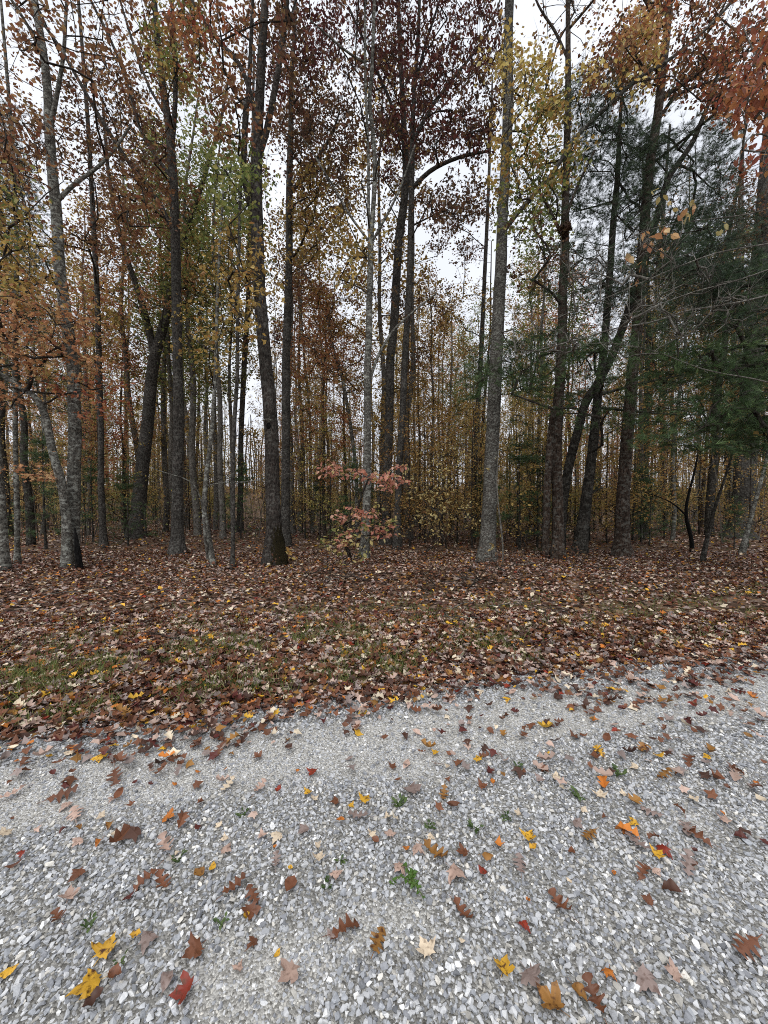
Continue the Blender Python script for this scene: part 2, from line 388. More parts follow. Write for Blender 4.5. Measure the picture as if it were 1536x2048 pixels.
# the largest-looking stones, each its own piece
stone_me = [np_mesh('stone', tv, tt, None, None, False, M_STONE1) for tv, tt in STONES]
cnt = 0
while cnt < 300:
    u, v = gr.uniform(-20, 1556), gr.uniform(1690, 2048); p = on_ground(u, v)
    if coarse(p[0], p[1]) < .5: continue
    o = obj('stone', stone_me[gr.randint(len(stone_me))], road); s = gr.uniform(.025, .038)
    o.scale = (s, s, s); o.location = (p[0], p[1], p[2] + s * .2); o.rotation_euler = (gr.normal(0, .2), gr.normal(0, .2), gr.uniform(0, 6.28))
    o.color = (*stone_cols(gr, 1)[0], 1); cnt += 1

# ------------------------------------------------------------------ leaf shapes
def t_(*a): return np.array(a)
KITE = (t_((0, 0, 0), (.36, .42, .07), (0, 1, -.06), (-.36, .42, .07)).astype(float), t_((0, 1, 2), (0, 2, 3)))
SLIM = (t_((0, 0, 0), (.24, .5, .06), (0, 1, -.1), (-.24, .5, .06)).astype(float), t_((0, 1, 2), (0, 2, 3)))
def fan(out, centre):
    V = np.array([centre] + out, float); n = len(out)
    return V, np.array([(0, 1 + i, 1 + (i + 1) % n) for i in range(n)])
STAR = fan([(0, 0, 0), (.3, .12, -.06), (.2, .3, .0), (.55, .5, -.1), (.24, .55, .02), (0, 1, -.1), (-.24, .55, .02), (-.55, .5, -.1), (-.2, .3, 0), (-.3, .12, -.06)], (0, .38, .05))
OVATE = fan([(0, 0, 0), (.24, .25, .04), (.27, .55, .02), (0, 1, -.1), (-.27, .55, .02), (-.24, .25, .04)], (0, .45, -.03))

SAT = {'pink': .85, 'yellow': .8, 'needle': .9, 'needlegreen': .9, 'orange': .72, 'redorange': .78, 'rust': .7, 'darkred': .8}
PAL = {
    'rust': ['#a06a34', '#8a5a2e', '#b47c3a', '#7a4c2c', '#a8763e', '#96622e', '#9a5228', '#b08a44'],
    'darkred': ['#5a2a2a', '#6a3430', '#4a2626', '#743c34', '#66382c', '#7a3a32', '#805040'],
    'maroon': ['#6a4a32', '#785236', '#5a4030', '#8a623c', '#665034', '#7a4a36', '#94733f'],
    'orange': ['#d69648', '#cc8640', '#e0a858', '#c07a38', '#dcb46c', '#c88444', '#c07540'],
    'ochre': ['#c09a3c', '#cda744', '#a88638', '#d6b450', '#b27e34', '#9c8a3c', '#8f7a34'],
    'yellow': ['#d0b24c', '#dcc25a', '#c0a442', '#c99a3e', '#e0cc72'],
    'olive': ['#7c8a3c', '#8c9444', '#687838', '#a0a04a', '#aca450', '#74843e'],
    'redorange': ['#b8682f', '#b05a2c', '#c47a34', '#9a5430', '#c88a40', '#a04a2c'],
    'pink': ['#d89078','#dea086','#cc8068','#e0ae90','#d08a6c'],
    'paleyellow': ['#cdb866', '#d6c67e', '#bfa556', '#c7a85c'],
    'needle': ['#364a32', '#415638', '#2d3e2a', '#506444', '#3a5036'],
    'needlegreen': ['#425a32', '#506a3c', '#364c2a', '#647c48', '#486438'],
}
def pal(r, name, n, var=.22):
    a = np.array([lin(c) for c in PAL[name]]); g = a.mean(1, keepdims=True); a = g + (a - g) * SAT.get(name, .8); return a[r.randint(0, len(a), n)] * (1 + r.uniform(-var, var, (n, 1)))

# ------------------------------------------------------------------ trees
def grow(r, spine, spine_r, attract, min_attach, up=.6):
    """branches that reach for every attractor from the nearest fitting point of the tree; returns chains (points, radii) and tips"""
    P = list(spine); par = [-1] * len(P); attachable = [p[2] >= min_attach for p in spine]
    base_r = list(spine_r)
    order = np.argsort([np.min(np.linalg.norm(spine - a, axis=1)) for a in attract])
    chains = []
    arr = np.zeros((len(P) + len(attract) * 14, 3)); ok = np.zeros(len(arr), bool)
    arr[:len(P)] = spine; ok[:len(P)] = attachable; n = len(P)
    if not ok.any(): ok[len(P) // 2:len(P)] = True
    tips = []
    for q in order:
        a = attract[q]; idx = np.nonzero(ok[:n])[0]
        d = a - arr[idx]; L = np.linalg.norm(d, axis=1) + 1e-6
        cost = L * (1 + up * np.clip(0.45 - d[:, 2] / L, 0, 2)) + np.where(idx < len(spine), 0.0, .04)
        b = idx[int(np.argmin(cost))]; p0 = arr[b]; L0 = float(np.linalg.norm(a - p0))
        m = int(np.clip(L0 / .45, 2, 12)); t = np.linspace(0, 1, m + 1)[:, None]
        sag = np.array([r.normal(0, .07), r.normal(0, .07), r.normal(.02, .07)]) * L0
        pts = p0 + (a - p0) * t + sag * (t * (1 - t) * 4) * .6 + r.normal(0, .022, (m + 1, 3)) * np.sqrt(L0) * (t * (1 - t) * 4)
        ids = [b]
        for k in range(1, m + 1):
            arr[n] = pts[k]; ok[n] = True; par.append(ids[-1]); ids.append(n); n += 1
        tips.append(n - 1); chains.append(ids)
    w_ = np.zeros(n); 
    for tix in tips: w_[tix] += 1
    for k in range(n - 1, len(spine) - 1, -1): w_[par[k]] += w_[k] if par[k] >= len(spine) else 0
    rad = .0055 * np.maximum(w_, 1) ** .5
    out = []
    for ids in chains:
        R = rad[ids].copy(); R[0] = R[1] * 1.15 if len(R) > 1 else R[0]
        out.append((arr[ids], R))
    return out, arr[tips]

def foliage(r, tips, palette, nt=4, nl=9, size=.095, tw=.5, shape=KITE, bare=0.0, hang=.35, palette2=None, mixp=0.0, flat=1.0):
    """twigs and leaves round the tips: returns twig (V,T) and leaf (V,T,C)"""
    M = len(tips)
    o = np.repeat(tips, nt, 0); N = len(o)
    d = unit(r.normal(0, 1, (N, 3)) * np.array([1, 1, flat]) + np.array([0, 0, .25 * flat])); ln = tw * r.uniform(.5, 1.3, N)
    e = o + d * ln[:, None]
    # twigs as thin three-sided spikes
    n1 = unit(np.cross(d, r.normal(0, 1, (N, 3)))); n2 = np.cross(d, n1); wd = .0045
    c = [o + n1 * wd, o - n1 * wd * .5 + n2 * wd * .87, o - n1 * wd * .5 - n2 * wd * .87, e]
    TV = np.stack(c, 1).reshape(-1, 3); TT = (np.array([(0, 1, 3), (1, 2, 3), (2, 0, 3)])[None] + (np.arange(N) * 4)[:, None, None]).reshape(-1, 3)
    keep = r.uniform(0, 1, N) >= bare
    o2, d2, l2 = o[keep], d[keep], ln[keep]
    n_ = len(o2) * nl
    if n_ == 0: return (TV, TT), None
    t = r.uniform(.25, 1.1, n_)
    pos = np.repeat(o2, nl, 0) + np.repeat(d2 * l2[:, None], nl, 0) * t[:, None] + r.normal(0, .07, (n_, 3)) * (tw / .55) * np.array([1, 1, flat])
    ld = unit(r.normal(0, 1, (n_, 3)) * np.array([1, 1, .55]) - np.array([0, 0, hang])); nn = unit(r.normal(0, .55, (n_, 3)) + np.array([0, 0, 1]))
    V, T = place(shape[0], shape[1], pos, ld, nn, size * r.uniform(.65, 1.3, n_))
    C = pal(r, palette, n_)
    if palette2: 
        m2 = r.uniform(0, 1, n_) < mixp; C[m2] = pal(r, palette2, int(m2.sum()))
    return (TV, TT), (V, T, np.repeat(C, len(shape[0]), 0))

# pine tuft: needles fanning forward
def tuft(r, n=16):
    V = []; T = []
    for k in range(n):
        d = unit(np.array([r.normal(0, .55), 1.0, r.normal(.05, .5)])); s = unit(np.cross(d, r.normal(0, 1, 3))) * .017
        b = np.array([0, r.uniform(0, .35), 0]); q = len(V); V += [b - s, b + s, b + d * r.uniform(.8, 1.1)]; T.append((q, q + 1, q + 2))
    return np.array(V), np.array(T)
TUFTS = [tuft(RS(40 + k)) for k in range(3)]
def needles(r, tips, palette, nt=5, ntf=6, size=.13, tw=.7):
    o = np.repeat(tips, nt, 0); N = len(o)
    d = unit(r.normal(0, 1, (N, 3)) * np.array([1, 1, .3])); ln = tw * r.uniform(.5, 1.2, N); e = o + d * ln[:, None]
    n1 = unit(np.cross(d, r.normal(0, 1, (N, 3)))); n2 = np.cross(d, n1); wd = .005
    TV = np.stack([o + n1 * wd, o - n1 * wd * .5 + n2 * wd * .87, o - n1 * wd * .5 - n2 * wd * .87, e], 1).reshape(-1, 3)
    TT = (np.array([(0, 1, 3), (1, 2, 3), (2, 0, 3)])[None] + (np.arange(N) * 4)[:, None, None]).reshape(-1, 3)
    n_ = N * ntf; t = r.uniform(.1, 1.0, n_)
    pos = np.repeat(o, ntf, 0) + np.repeat(d * ln[:, None], ntf, 0) * t[:, None] + r.normal(0, .02, (n_, 3))
    td = unit(np.repeat(d, ntf, 0) + r.normal(0, .5, (n_, 3)) + np.array([0, 0, .15])); nn = unit(r.normal(0, 1, (n_, 3)))
    Vs, Ts, Cs, q = [], [], [], 0; k = r.randint(0, 3, n_)
    for j in range(3):
        s = k == j; m = int(s.sum())
        if not m: continue
        V, T = place(TUFTS[j][0], TUFTS[j][1], pos[s], td[s], nn[s], size * r.uniform(.75, 1.25, m))
        Vs.append(V); Ts.append(T + q); q += len(V); Cs.append(np.repeat(pal(r, palette, m), len(TUFTS[j][0]), 0))
    return (TV, TT), (np.concatenate(Vs), np.concatenate(Ts), np.concatenate(Cs))

TREES = []
def add_tree(name, label, category, base, trunk, trunk_r, limbs, chains, twig, leaf, bark, twig_mat=None, leaf_m=None, sides=14, group=None, bumps=.05, seed=0, step=.15):
    root = thing(name, base, label, category, group)
    twig_mat = twig_mat or B_TWIG
    P, R = resample(trunk, trunk_r, step)
    V, T, Q = tube(P, R, sides, bumps, seed); obj('trunk', np_mesh('trunk', V - base, T, Q, None, True, bark), root)
    for k, (lp, lr) in enumerate(limbs):
        P, R = resample(lp, lr, step * 1.3); V, T, Q = tube(P, R, 8, .05, seed + k); obj('limb', np_mesh('limb', V - base, T, Q, None, True, bark), root)
    a = Acc()
    for P, R in chains:
        V, T, Q = tube(P, R, 4 if R[0] < .02 else 6); a.add(V, T, Q)
    if twig is not None: a.add(*twig)
    me = a.mesh('branchwork', twig_mat, True, base)
    if me: obj('branchwork', me, root, kind='stuff')
    if leaf is not None: obj('crown', np_mesh('crown', leaf[0] - base, leaf[1], None, leaf[2], False, leaf_m or M_LEAF), root, kind='stuff')
    TREES.append(root)
    return root

def traced(name, label, pts, limbs=(), blobs=(), bark=None, category='tree', Y=None, lean=0.0, seed=1, min_attach=3.0, top=None, leafkw=None, pine=False, twig_mat=None, flare=1.5, up=.6, spread=2.2, extra=None, taper=.5):
    """a tree traced as pixels (u, v, width) and set up at its own depth; blobs = (u, v, ru, rv, count, palette[, opts])"""
    r = RS(seed)
    p0 = on_ground(pts[0][0], pts[0][1]) if Y is None else at(pts[0][0], pts[0][1], Y)
    Y = p0[1]
    if top is None:                                 # carry the trunk on above the frame
        (u1, v1, w1), (u0, v0, w0) = pts[-1], pts[-2]
        if v1 < 60: pts = list(pts) + [(u1 + (u1 - u0) * 1.2 / max(1, abs(v1 - v0)) * 150, v1 - 170, w1 * .8), (u1 + (u1 - u0) / max(1, abs(v1 - v0)) * 330, v1 - 380, w1 * taper)]
    def conv(pl, yo=0.0):
        P = np.array([at(u, v, Y + yo + lean * k) for k, (u, v, w_) in enumerate(pl)]); R = np.array([w_ / 2 / FPX * Y for (_, _, w_) in pl]); return P, R
    P, R = conv(pts)
    gz = float(ground_z(P[0, 0], P[0, 1])); base = np.array([P[0, 0], P[0, 1], gz])
    P = np.concatenate([[[P[0, 0], P[0, 1], gz - .15]], [[P[0, 0], P[0, 1], gz + .02]], [P[0] * .7 + P[1] * .3 + 0], P[1:]]) if P[1, 2] > gz + 1 else np.concatenate([[[P[0, 0], P[0, 1], gz - .15]], [[P[0, 0], P[0, 1], gz + .02]], P[1:]])
    if len(P) == len(R) + 2: R = np.concatenate([[R[0] * flare * 1.1], [R[0] * flare], [R[0] * .97 + R[1] * .03], R[1:]])
    else: R = np.concatenate([[R[0] * flare * 1.1], [R[0] * flare], R[1:]])
    LL = []
    for k, lb in enumerate(limbs):
        lp, lr = conv(lb); n = len(lp); s = (1 if k % 2 else -1) * r.uniform(.3, .9)
        lp[:, 1] += s * np.linspace(0, 1, n) ** 1.2
        for j in range(n): lp[j] = at(lb[j][0], lb[j][1], lp[j, 1])
        LL.append((lp, lr))
    spine, sr_ = resample(P, R, .4)
    sp, sr2 = [spine], [sr_]
    for lp, lr in LL:
        a, b = resample(lp, lr, .4); sp.append(a); sr2.append(b)
    sp = np.concatenate(sp); sr2 = np.concatenate(sr2)
    groups = {}
    for bl in blobs:
        u, v, ru, rv, n, pl = bl[:6]; kw = bl[6] if len(bl) > 6 else {}
        g = groups.setdefault((pl, tuple(sorted(kw.items()))), []); n = int(n * (1.0 if pine else 1.15))
        k = 0
        while k < n:
            a, b = r.uniform(-1, 1, 2)
            if a * a + b * b > 1: continue
            g.append(at(u + a * ru, v + b * rv, Y + kw.get('dy', 0) + r.uniform(-1, 1) * kw.get('spread', spread))); k += 1
    allp = [q for g in groups.values() for q in g]
    chains, twig, leaf = [], None, None
    if allp:
        allp = np.array(allp)
        allp[:, 2] = np.maximum(allp[:, 2], .5)
        chains, _ = grow(r, sp, sr2, allp, gz + min_attach, up)
        tw_a, lf = Acc(), Acc(); q = 0
        for (pl, kw), g in groups.items():
            kw = {k: v for k, v in kw if k not in ('dy', 'spread')}; tips = allp[q:q + len(g)]; q += len(g)
            a = dict(leafkw or {}); a.update(kw)
            tt, ll = needles(r, tips, pl, **a) if pine else foliage(r, tips, pl, **a)
            tw_a.add(*tt)
            if ll is not None: lf.add(ll[0], ll[1], None, ll[2])
        twig = (np.concatenate(tw_a.V), np.concatenate(tw_a.T))
        if lf.V: leaf = (np.concatenate(lf.V), np.concatenate(lf.T), np.concatenate(lf.C))
    return add_tree(name, label, category, base, P, R, LL, chains, twig, leaf, bark, twig_mat, M_NEEDLE if pine else M_LEAF, seed=seed)

exec_trees = True
BARE = (('bare', .8),)
def bl(u, v, ru, rv, n, p, **k): return (u, v, ru, rv, n, p, k)

# --- the front row, traced
traced('maple_tree', 'pale lichen-barked tree with a black charred strip at its foot',
       [(143, 1137, 26), (147, 1005, 23), (150, 863, 22), (147, 739, 21), (133, 640, 20), (119, 538, 19), (112, 410, 18), (105, 354, 17), (98, 255, 16), (96, 184, 14), (88, 113, 13), (74, 28, 12), (66, -20, 11)],
       [[(100, 258, 9), (116, 180, 7), (128, 110, 6), (132, 20, 5), (140, -80, 4)], [(112, 405, 8), (150, 365, 7), (195, 338, 6), (235, 292, 5), (262, 250, 4)], [(90, 125, 7), (70, 70, 6), (25, 0, 5), (-20, -60, 4)]],
       [bl(160, 60, 130, 130, 34, 'rust', bare=.3, nl=6), bl(70, 330, 90, 110, 22, 'maroon', bare=.4, nl=6), bl(60, -120, 160, 120, 40, 'rust', bare=.2), bl(40, 90, 60, 90, 10, 'rust', bare=.8)], B_PALE, seed=21)
ch = Acc(); p = on_ground(158, 1140); cp = [p + np.array([0, 0, -.1]), p + np.array([.0, 0, .25]), p + np.array([-.03, 0, .55]), p + np.array([-.07, 0, .95])]
V, T, Q = tube(*resample(np.array(cp), np.array([.085, .07, .05, .012]), .08), 8, .15, 3); b0 = np.array(TREES[-1].location)
obj('charred_strip', np_mesh('charred_strip', V - b0, T, Q, None, False, B_BURNT_HOLE), TREES[-1], label='black charred strip of wood')
traced('maple_tree', 'crooked pale stem arching out from the foot of the lichen-barked tree',
       [(134, 1100, 17), (133, 1040, 16), (126, 980, 15), (119, 950, 15), (105, 906, 14), (95, 850, 13), (86, 815, 12), (71, 790, 10), (37, 773, 9), (0, 747, 8), (-40, 715, 7), (-80, 640, 5)], [],
       [bl(70, 640, 120, 80, 44, 'orange'), bl(30, 760, 60, 60, 18, 'orange', bare=.2), bl(130, 700, 100, 70, 22, 'orange'), bl(90, 950, 50, 22, 8, 'orange'), bl(160, 780, 60, 40, 12, 'redorange')], B_PALE, seed=22, Y=8.6, min_attach=1.6, top=1,
       leafkw=dict(shape=STAR, size=.085, nt=3, nl=7, tw=.5, flat=.35), up=.2, spread=1.2)
traced('maple_tree', 'pale lichen-barked trunk beside a thinner trunk, leaning out over orange maple leaves', [(8, 1143, 18), (3, 1033, 17), (-3, 950, 16), (-12, 800, 15), (-30, 600, 13), (-55, 300, 11), (-80, 0, 9)], [],
       [bl(20, 480, 70, 110, 34, 'ochre', palette2='olive', mixp=.35), bl(10, 620, 60, 80, 30, 'orange'), bl(-20, 200, 60, 150, 20, 'rust')], B_PALE, seed=23, min_attach=2.5, leafkw=dict(size=.08, nl=8))
traced('maple_tree', 'slim pale trunk between the lichen-barked trees', [(35, 1128, 9), (34, 1005, 9), (31, 900, 8), (30, 700, 8), (34, 500, 7), (26, 300, 6), (10, 100, 5), (0, -20, 4)], [],
       [bl(40, 300, 70, 100, 24, 'rust', bare=.3), bl(60, 540, 80, 70, 26, 'ochre')], B_PALE, seed=24)
traced('oak_tree', 'straight slender grey trunk just behind the lichen-barked tree', [(208, 1093, 12), (202, 976, 11), (202, 863, 10), (198, 722, 10), (194, 580, 9), (188, 470, 9), (184, 390, 8), (176, 250, 7), (165, 100, 6), (155, -20, 5)], [],
       [bl(200, 480, 90, 70, 36, 'rust'), bl(170, 250, 110, 120, 40, 'maroon', bare=.2), bl(210, 640, 70, 60, 20, 'ochre')], B_GREY, seed=25)
traced('oak_tree', 'large dark trunk that forks into a wide v above an open patch of sky', [(272, 1076, 28), (283, 948, 24), (295, 849, 22), (302, 764, 21), (309, 713, 20), (331, 637, 16), (342, 580, 14), (365, 480, 11), (400, 380, 9), (440, 250, 6), (460, 140, 4)],
       [[(309, 713, 15), (298, 660, 14), (285, 610, 12), (268, 560, 11), (249, 500, 9), (232, 440, 8), (215, 330, 6), (205, 200, 4)]],
       [bl(290, 560, 110, 60, 60, 'orange'), bl(280, 420, 110, 90, 50, 'rust'), bl(400, 540, 80, 80, 40, 'olive', palette2='ochre', mixp=.5), bl(370, 360, 80, 90, 40, 'olive')], B_GREY, seed=26, top=1)
traced('oak_tree', 'tall grey oak trunk with long limbs slanting up beside the forked tree',
       [(355, 1108, 24), (355, 976, 20), (357, 835, 19), (355, 722, 18), (353, 580, 18), (351, 481, 17), (347, 368, 15), (343, 311, 15), (337, 241, 14), (326, 184, 12), (320, 127, 11), (314, 71, 10), (309, 0, 9)],
       [[(348, 470, 9), (320, 405, 9), (269, 340, 8), (235, 292, 7), (193, 224, 7), (159, 164, 6), (125, 102, 6), (85, 45, 5), (40, -30, 4)],
        [(343, 355, 7), (310, 310, 7), (283, 270, 6), (252, 158, 6), (224, 85, 5), (181, 0, 5), (150, -80, 4)],
        [(343, 300, 10), (350, 220, 9), (352, 130, 8), (345, 40, 7), (342, -60, 5)],
        [(335, 235, 6), (300, 180, 5), (270, 100, 5), (240, 0, 4)]],
       [bl(280, 100, 120, 110, 60, 'rust', bare=.15, nl=7), bl(350, 90, 60, 110, 36, 'ochre', palette2='olive', mixp=.45), bl(260, 260, 100, 80, 40, 'maroon', bare=.2, nl=7), bl(300, 400, 90, 70, 34, 'rust'), bl(250, -130, 200, 110, 60, 'rust')], B_GREY, seed=27)
traced('birch_tree', 'thin crooked double stem leaning beside a bare horizontal branch', [(426, 1132, 9), (415, 1061, 10), (407, 1019, 10), (413, 948, 9), (424, 863, 8), (431, 750, 7), (434, 620, 6), (440, 480, 5), (450, 330, 3)],
       [[(409, 1030, 3), (398, 980, 2.6), (384, 957, 2.2), (340, 950, 1.8), (300, 935, 1.2)], [(412, 972, 2.6), (440, 962, 2.4), (470, 968, 2.2), (489, 963, 2), (520, 962, 1.8), (543, 953, 1.6), (570, 950, 1.4), (594, 943, 1)], [(416, 1118, 6), (410, 1080, 6), (407, 1030, 6)]],
       [bl(420, 640, 60, 90, 14, 'ochre', bare=.4), bl(490, 930, 100, 40, 8, 'rust', bare=1.0)], B_PALE, seed=28, top=1, min_attach=1.0)
traced('birch_tree', 'very thin upright stem between the crooked double stem and the mossy trunk', [(465, 1136, 8), (466, 1033, 8), (466, 920, 8), (469, 835, 8), (475, 750, 7), (475, 637, 7), (478, 500, 6), (482, 350, 5), (488, 200, 3)], [],
       [bl(470, 560, 60, 120, 30, 'ochre'), bl(480, 380, 50, 90, 22, 'olive')], B_GREY, seed=29, top=1)
traced('oak_tree', 'grey trunk standing deeper behind the thin upright stem', [(480, 1062, 11), (482, 863, 10), (489, 722, 10), (496, 608, 9), (500, 450, 8), (505, 300, 6), (508, 100, 4)], [],
       [bl(440, 480, 90, 70, 40, 'ochre'), bl(450, 620, 80, 70, 36, 'maroon')], B_GREY, seed=30)
main = traced('oak_tree', 'stout dark oak with a moss patch at its foot and a knot hole halfway up',
       [(550, 1128, 36), (548, 1061, 31), (544, 948, 28), (543, 863, 27), (538, 792, 26), (531, 722, 25), (523, 637, 25), (518, 580, 24), (517, 538, 24), (514, 453, 23), (513, 368, 21), (514, 306, 20), (517, 241, 18), (520, 184, 17), (523, 113, 16), (528, 42, 14), (530, 0, 13)],
       [[(517, 312, 13), (531, 275, 13), (543, 212, 12), (554, 159, 11), (565, 85, 11), (574, 0, 10), (580, -120, 7), (590, -250, 4)],
        [(515, 250, 10), (509, 221, 10), (497, 170, 9), (477, 122, 9), (449, 99, 9), (418, 54, 8), (384, 3, 7), (340, -70, 5)],
        [(511, 440, 15), (503, 415, 14), (494, 391, 12), (486, 354, 11), (490, 283, 10), (493, 227, 9), (500, 142, 8), (503, 57, 7), (508, -60, 5)]],
       [bl(440, 60, 100, 90, 40, 'rust', bare=.2, palette2='redorange', mixp=.35), bl(470, 200, 70, 90, 26, 'rust', bare=.2), bl(570, -180, 220, 120, 90, 'maroon'), bl(560, 60, 60, 90, 20, 'maroon')], B_DARKG, seed=31)
traced('oak_tree', 'straight grey trunk close behind the mossy oak', [(571, 1091, 19), (571, 976, 17), (572, 863, 17), (572, 722, 16), (577, 580, 14), (579, 481, 13), (579, 340, 12), (582, 255, 10), (582, 170, 9), (588, 85, 8), (591, 0, 7)],
       [[(582, 385, 8), (610, 350, 7), (639, 311, 6), (667, 266, 5), (680, 220, 3)]],
       [bl(640, 270, 80, 110, 110, 'maroon'), bl(650, 400, 70, 70, 60, 'ochre', palette2='maroon', mixp=.3), bl(600, 100, 70, 100, 50, 'darkred'), bl(580, 480, 60, 60, 30, 'ochre')], B_GREY, seed=32)
traced('birch_tree', 'thin pale stem bending over among orange leaves', [(715, 1080, 7), (712, 934, 7), (701, 849, 7), (684, 750, 7), (667, 702, 6), (656, 637, 6), (628, 580, 5), (600, 530, 4), (570, 480, 2)], [],
       [bl(655, 700, 95, 75, 80, 'orange', palette2='rust', mixp=.4), bl(640, 790, 90, 50, 30, 'ochre'), bl(690, 600, 70, 60, 30, 'ochre', palette2='rust', mixp=.4), bl(640, 560, 70, 60, 30, 'rust')], B_PALE, seed=33, top=1)
traced('maple_tree', 'grey forked maple rising behind the pink-leaved bush',
       [(728, 1119, 18), (734, 1005, 16), (734, 920, 15), (735, 835, 14), (734, 750, 14), (738, 665, 13), (739, 580, 12), (741, 538, 11), (741, 487, 11), (746, 425, 9), (751, 340, 9), (745, 255, 8), (738, 210, 8), (744, 142, 7), (749, 0, 6)],
       [[(741, 495, 6), (737, 425, 6), (737, 311, 5), (732, 198, 5), (730, 127, 5), (730, 28, 4), (728, -100, 3)], [(741, 487, 5), (695, 425, 5), (670, 377, 4), (642, 334, 4), (616, 289, 3), (582, 249, 2)],
        [(742, 487, 5), (768, 442, 5), (800, 380, 4), (830, 290, 3)], [(736, 775, 6), (752, 718, 6), (785, 660, 5), (830, 620, 4), (873, 586, 3)], [(733, 127, 4), (700, 110, 4), (660, 75, 3), (620, 40, 2)]],
       [bl(700, 250, 80, 170, 34, 'maroon', bare=.85), bl(690, 520, 60, 60, 20, 'ochre'), bl(740, -120, 130, 100, 40, 'rust'), bl(800, 600, 60, 70, 8, 'maroon', bare=.9)], B_PALE, seed=34)
traced('red_oak_tree', 'tall grey red oak, one of a close pair, straight beneath its dark red crown', [(772, 1089, 19), (774, 948, 18), (779, 835, 17), (780, 722, 17), (789, 637, 17), (793, 552, 16), (799, 467, 16), (808, 411, 15), (813, 340, 14), (809, 283, 12), (805, 198, 10), (800, 85, 9), (796, 0, 8)],
       [[(808, 290, 7), (780, 200, 6), (740, 110, 5), (700, 20, 4)]],
       [bl(720, 50, 100, 100, 70, 'darkred', palette2='maroon', mixp=.35), bl(800, 180, 80, 90, 40, 'darkred', palette2='maroon', mixp=.35), bl(790, 300, 60, 80, 26, 'darkred', palette2='maroon', mixp=.35), bl(760, -160, 150, 110, 90, 'darkred')], B_GREY, seed=35, leafkw=dict(shape=SLIM, size=.13, hang=.8, nl=7))
traced('red_oak_tree', 'slimmer red oak of the close pair, with a long limb arching sideways', [(795, 1098, 16), (796, 1005, 14), (799, 920, 14), (805, 835, 13), (808, 750, 13), (813, 665, 12), (818, 580, 12), (820, 538, 12), (822, 453, 12), (823, 382, 11), (824, 310, 10), (825, 255, 9), (829, 170, 8), (836, 85, 7), (839, 0, 6)],
       [[(824, 378, 9), (853, 345, 8), (887, 326, 7), (927, 311, 6), (978, 302, 4)], [(826, 285, 8), (840, 255, 8), (864, 212, 7), (904, 159, 6), (938, 119, 5), (975, 70, 4), (1000, 0, 3)], [(830, 170, 5), (850, 90, 5), (880, 0, 4), (900, -80, 3)]],
       [bl(890, 70, 125, 110, 95, 'darkred', palette2='maroon', mixp=.35), bl(860, 210, 90, 80, 46, 'darkred', palette2='maroon', mixp=.35), bl(930, 285, 90, 35, 34, 'darkred', palette2='maroon', mixp=.35), bl(900, 400, 90, 60, 36, 'maroon'), bl(880, -150, 150, 110, 90, 'darkred'), bl(960, 180, 60, 70, 24, 'maroon')], B_GREY, seed=36, leafkw=dict(shape=SLIM, size=.13, hang=.8, nl=7))
traced('oak_tree', 'straight narrow grey trunk behind the tall leaning oak', [(950, 1076, 10), (949, 948, 10), (956, 806, 9), (963, 693, 9), (968, 580, 8), (974, 450, 7), (980, 300, 5), (985, 150, 3)], [],
       [bl(940, 620, 70, 90, 30, 'ochre'), bl(930, 470, 60, 70, 24, 'maroon')], B_GREY, seed=37)
traced('oak_tree', 'tall grey flaky-barked oak leaning slightly, alone beside a white stick',
       [(973, 1125, 32), (979, 1005, 28), (982, 920, 27), (987, 835, 26), (990, 750, 25), (995, 665, 24), (999, 580, 23), (1002, 538, 23), (1004, 453, 21), (1009, 368, 19), (1014, 283, 19), (1017, 198, 20), (1016, 113, 18), (1017, 57, 17), (1019, 0, 17)],
       [[(1010, 458, 10), (1040, 420, 8), (1105, 348, 8), (1152, 272, 8), (1194, 232, 7), (1234, 195, 7), (1274, 156, 7), (1311, 136, 6), (1350, 113, 6), (1393, 76, 5), (1435, 37, 5), (1466, 0, 4), (1520, -50, 3)]],
       [bl(1060, 190, 55, 110, 30, 'yellow', nl=7), bl(1010, 130, 30, 60, 8, 'yellow'), bl(1010, -250, 180, 120, 70, 'maroon'), bl(1040, 330, 60, 80, 16, 'ochre', bare=.4), bl(1230, 170, 140, 60, 12, 'yellow', bare=.6)], B_FLAKE, seed=38)
traced('sapling', 'bare whitish stick-like sapling leaning by the flaky-barked oak', [(1004, 1136, 3.5), (1007, 1104, 3.5), (1003, 1060, 3.2), (997, 1019, 3), (993, 960, 2.5), (997, 900, 1.5)], [], [bl(1000, 930, 30, 40, 5, 'paleyellow', bare=.7, nt=2, tw=.25, nl=3)], B_TWIGP, seed=39, top=1, flare=1.0, category='sapling', min_attach=.6, twig_mat=B_TWIGP)
traced('oak_tree', 'brown-grey trunk with a twin stem grown together at the foot',
       [(1116, 1119, 23), (1116, 1005, 21), (1112, 920, 21), (1115, 835, 20), (1122, 722, 18), (1125, 637, 17), (1125, 580, 16), (1129, 524, 16), (1130, 425, 14), (1133, 311, 13), (1136, 198, 11), (1136, 85, 9), (1136, 0, 8)],
       [[(1091, 1108, 15), (1094, 976, 14), (1100, 880, 13), (1107, 820, 11)], [(1136, 120, 5), (1110, 60, 5), (1080, 20, 4), (1060, -30, 3)], [(1136, 60, 5), (1180, 10, 4), (1220, -40, 3)], [(1128, 480, 6), (1090, 400, 5), (1050, 340, 4), (1020, 290, 3)], [(1124, 460, 6), (1150, 380, 5), (1190, 300, 4)]],
       [bl(1100, 270, 80, 110, 44, 'ochre', palette2='olive', mixp=.4), bl(1060, 420, 70, 80, 26, 'olive', bare=.2), bl(1150, 40, 90, 80, 14, 'rust', bare=.4, nl=5), bl(1130, -160, 140, 90, 40, 'rust'), bl(1080, 520, 70, 60, 16, 'maroon', bare=.4)], B_BROWN, seed=40)
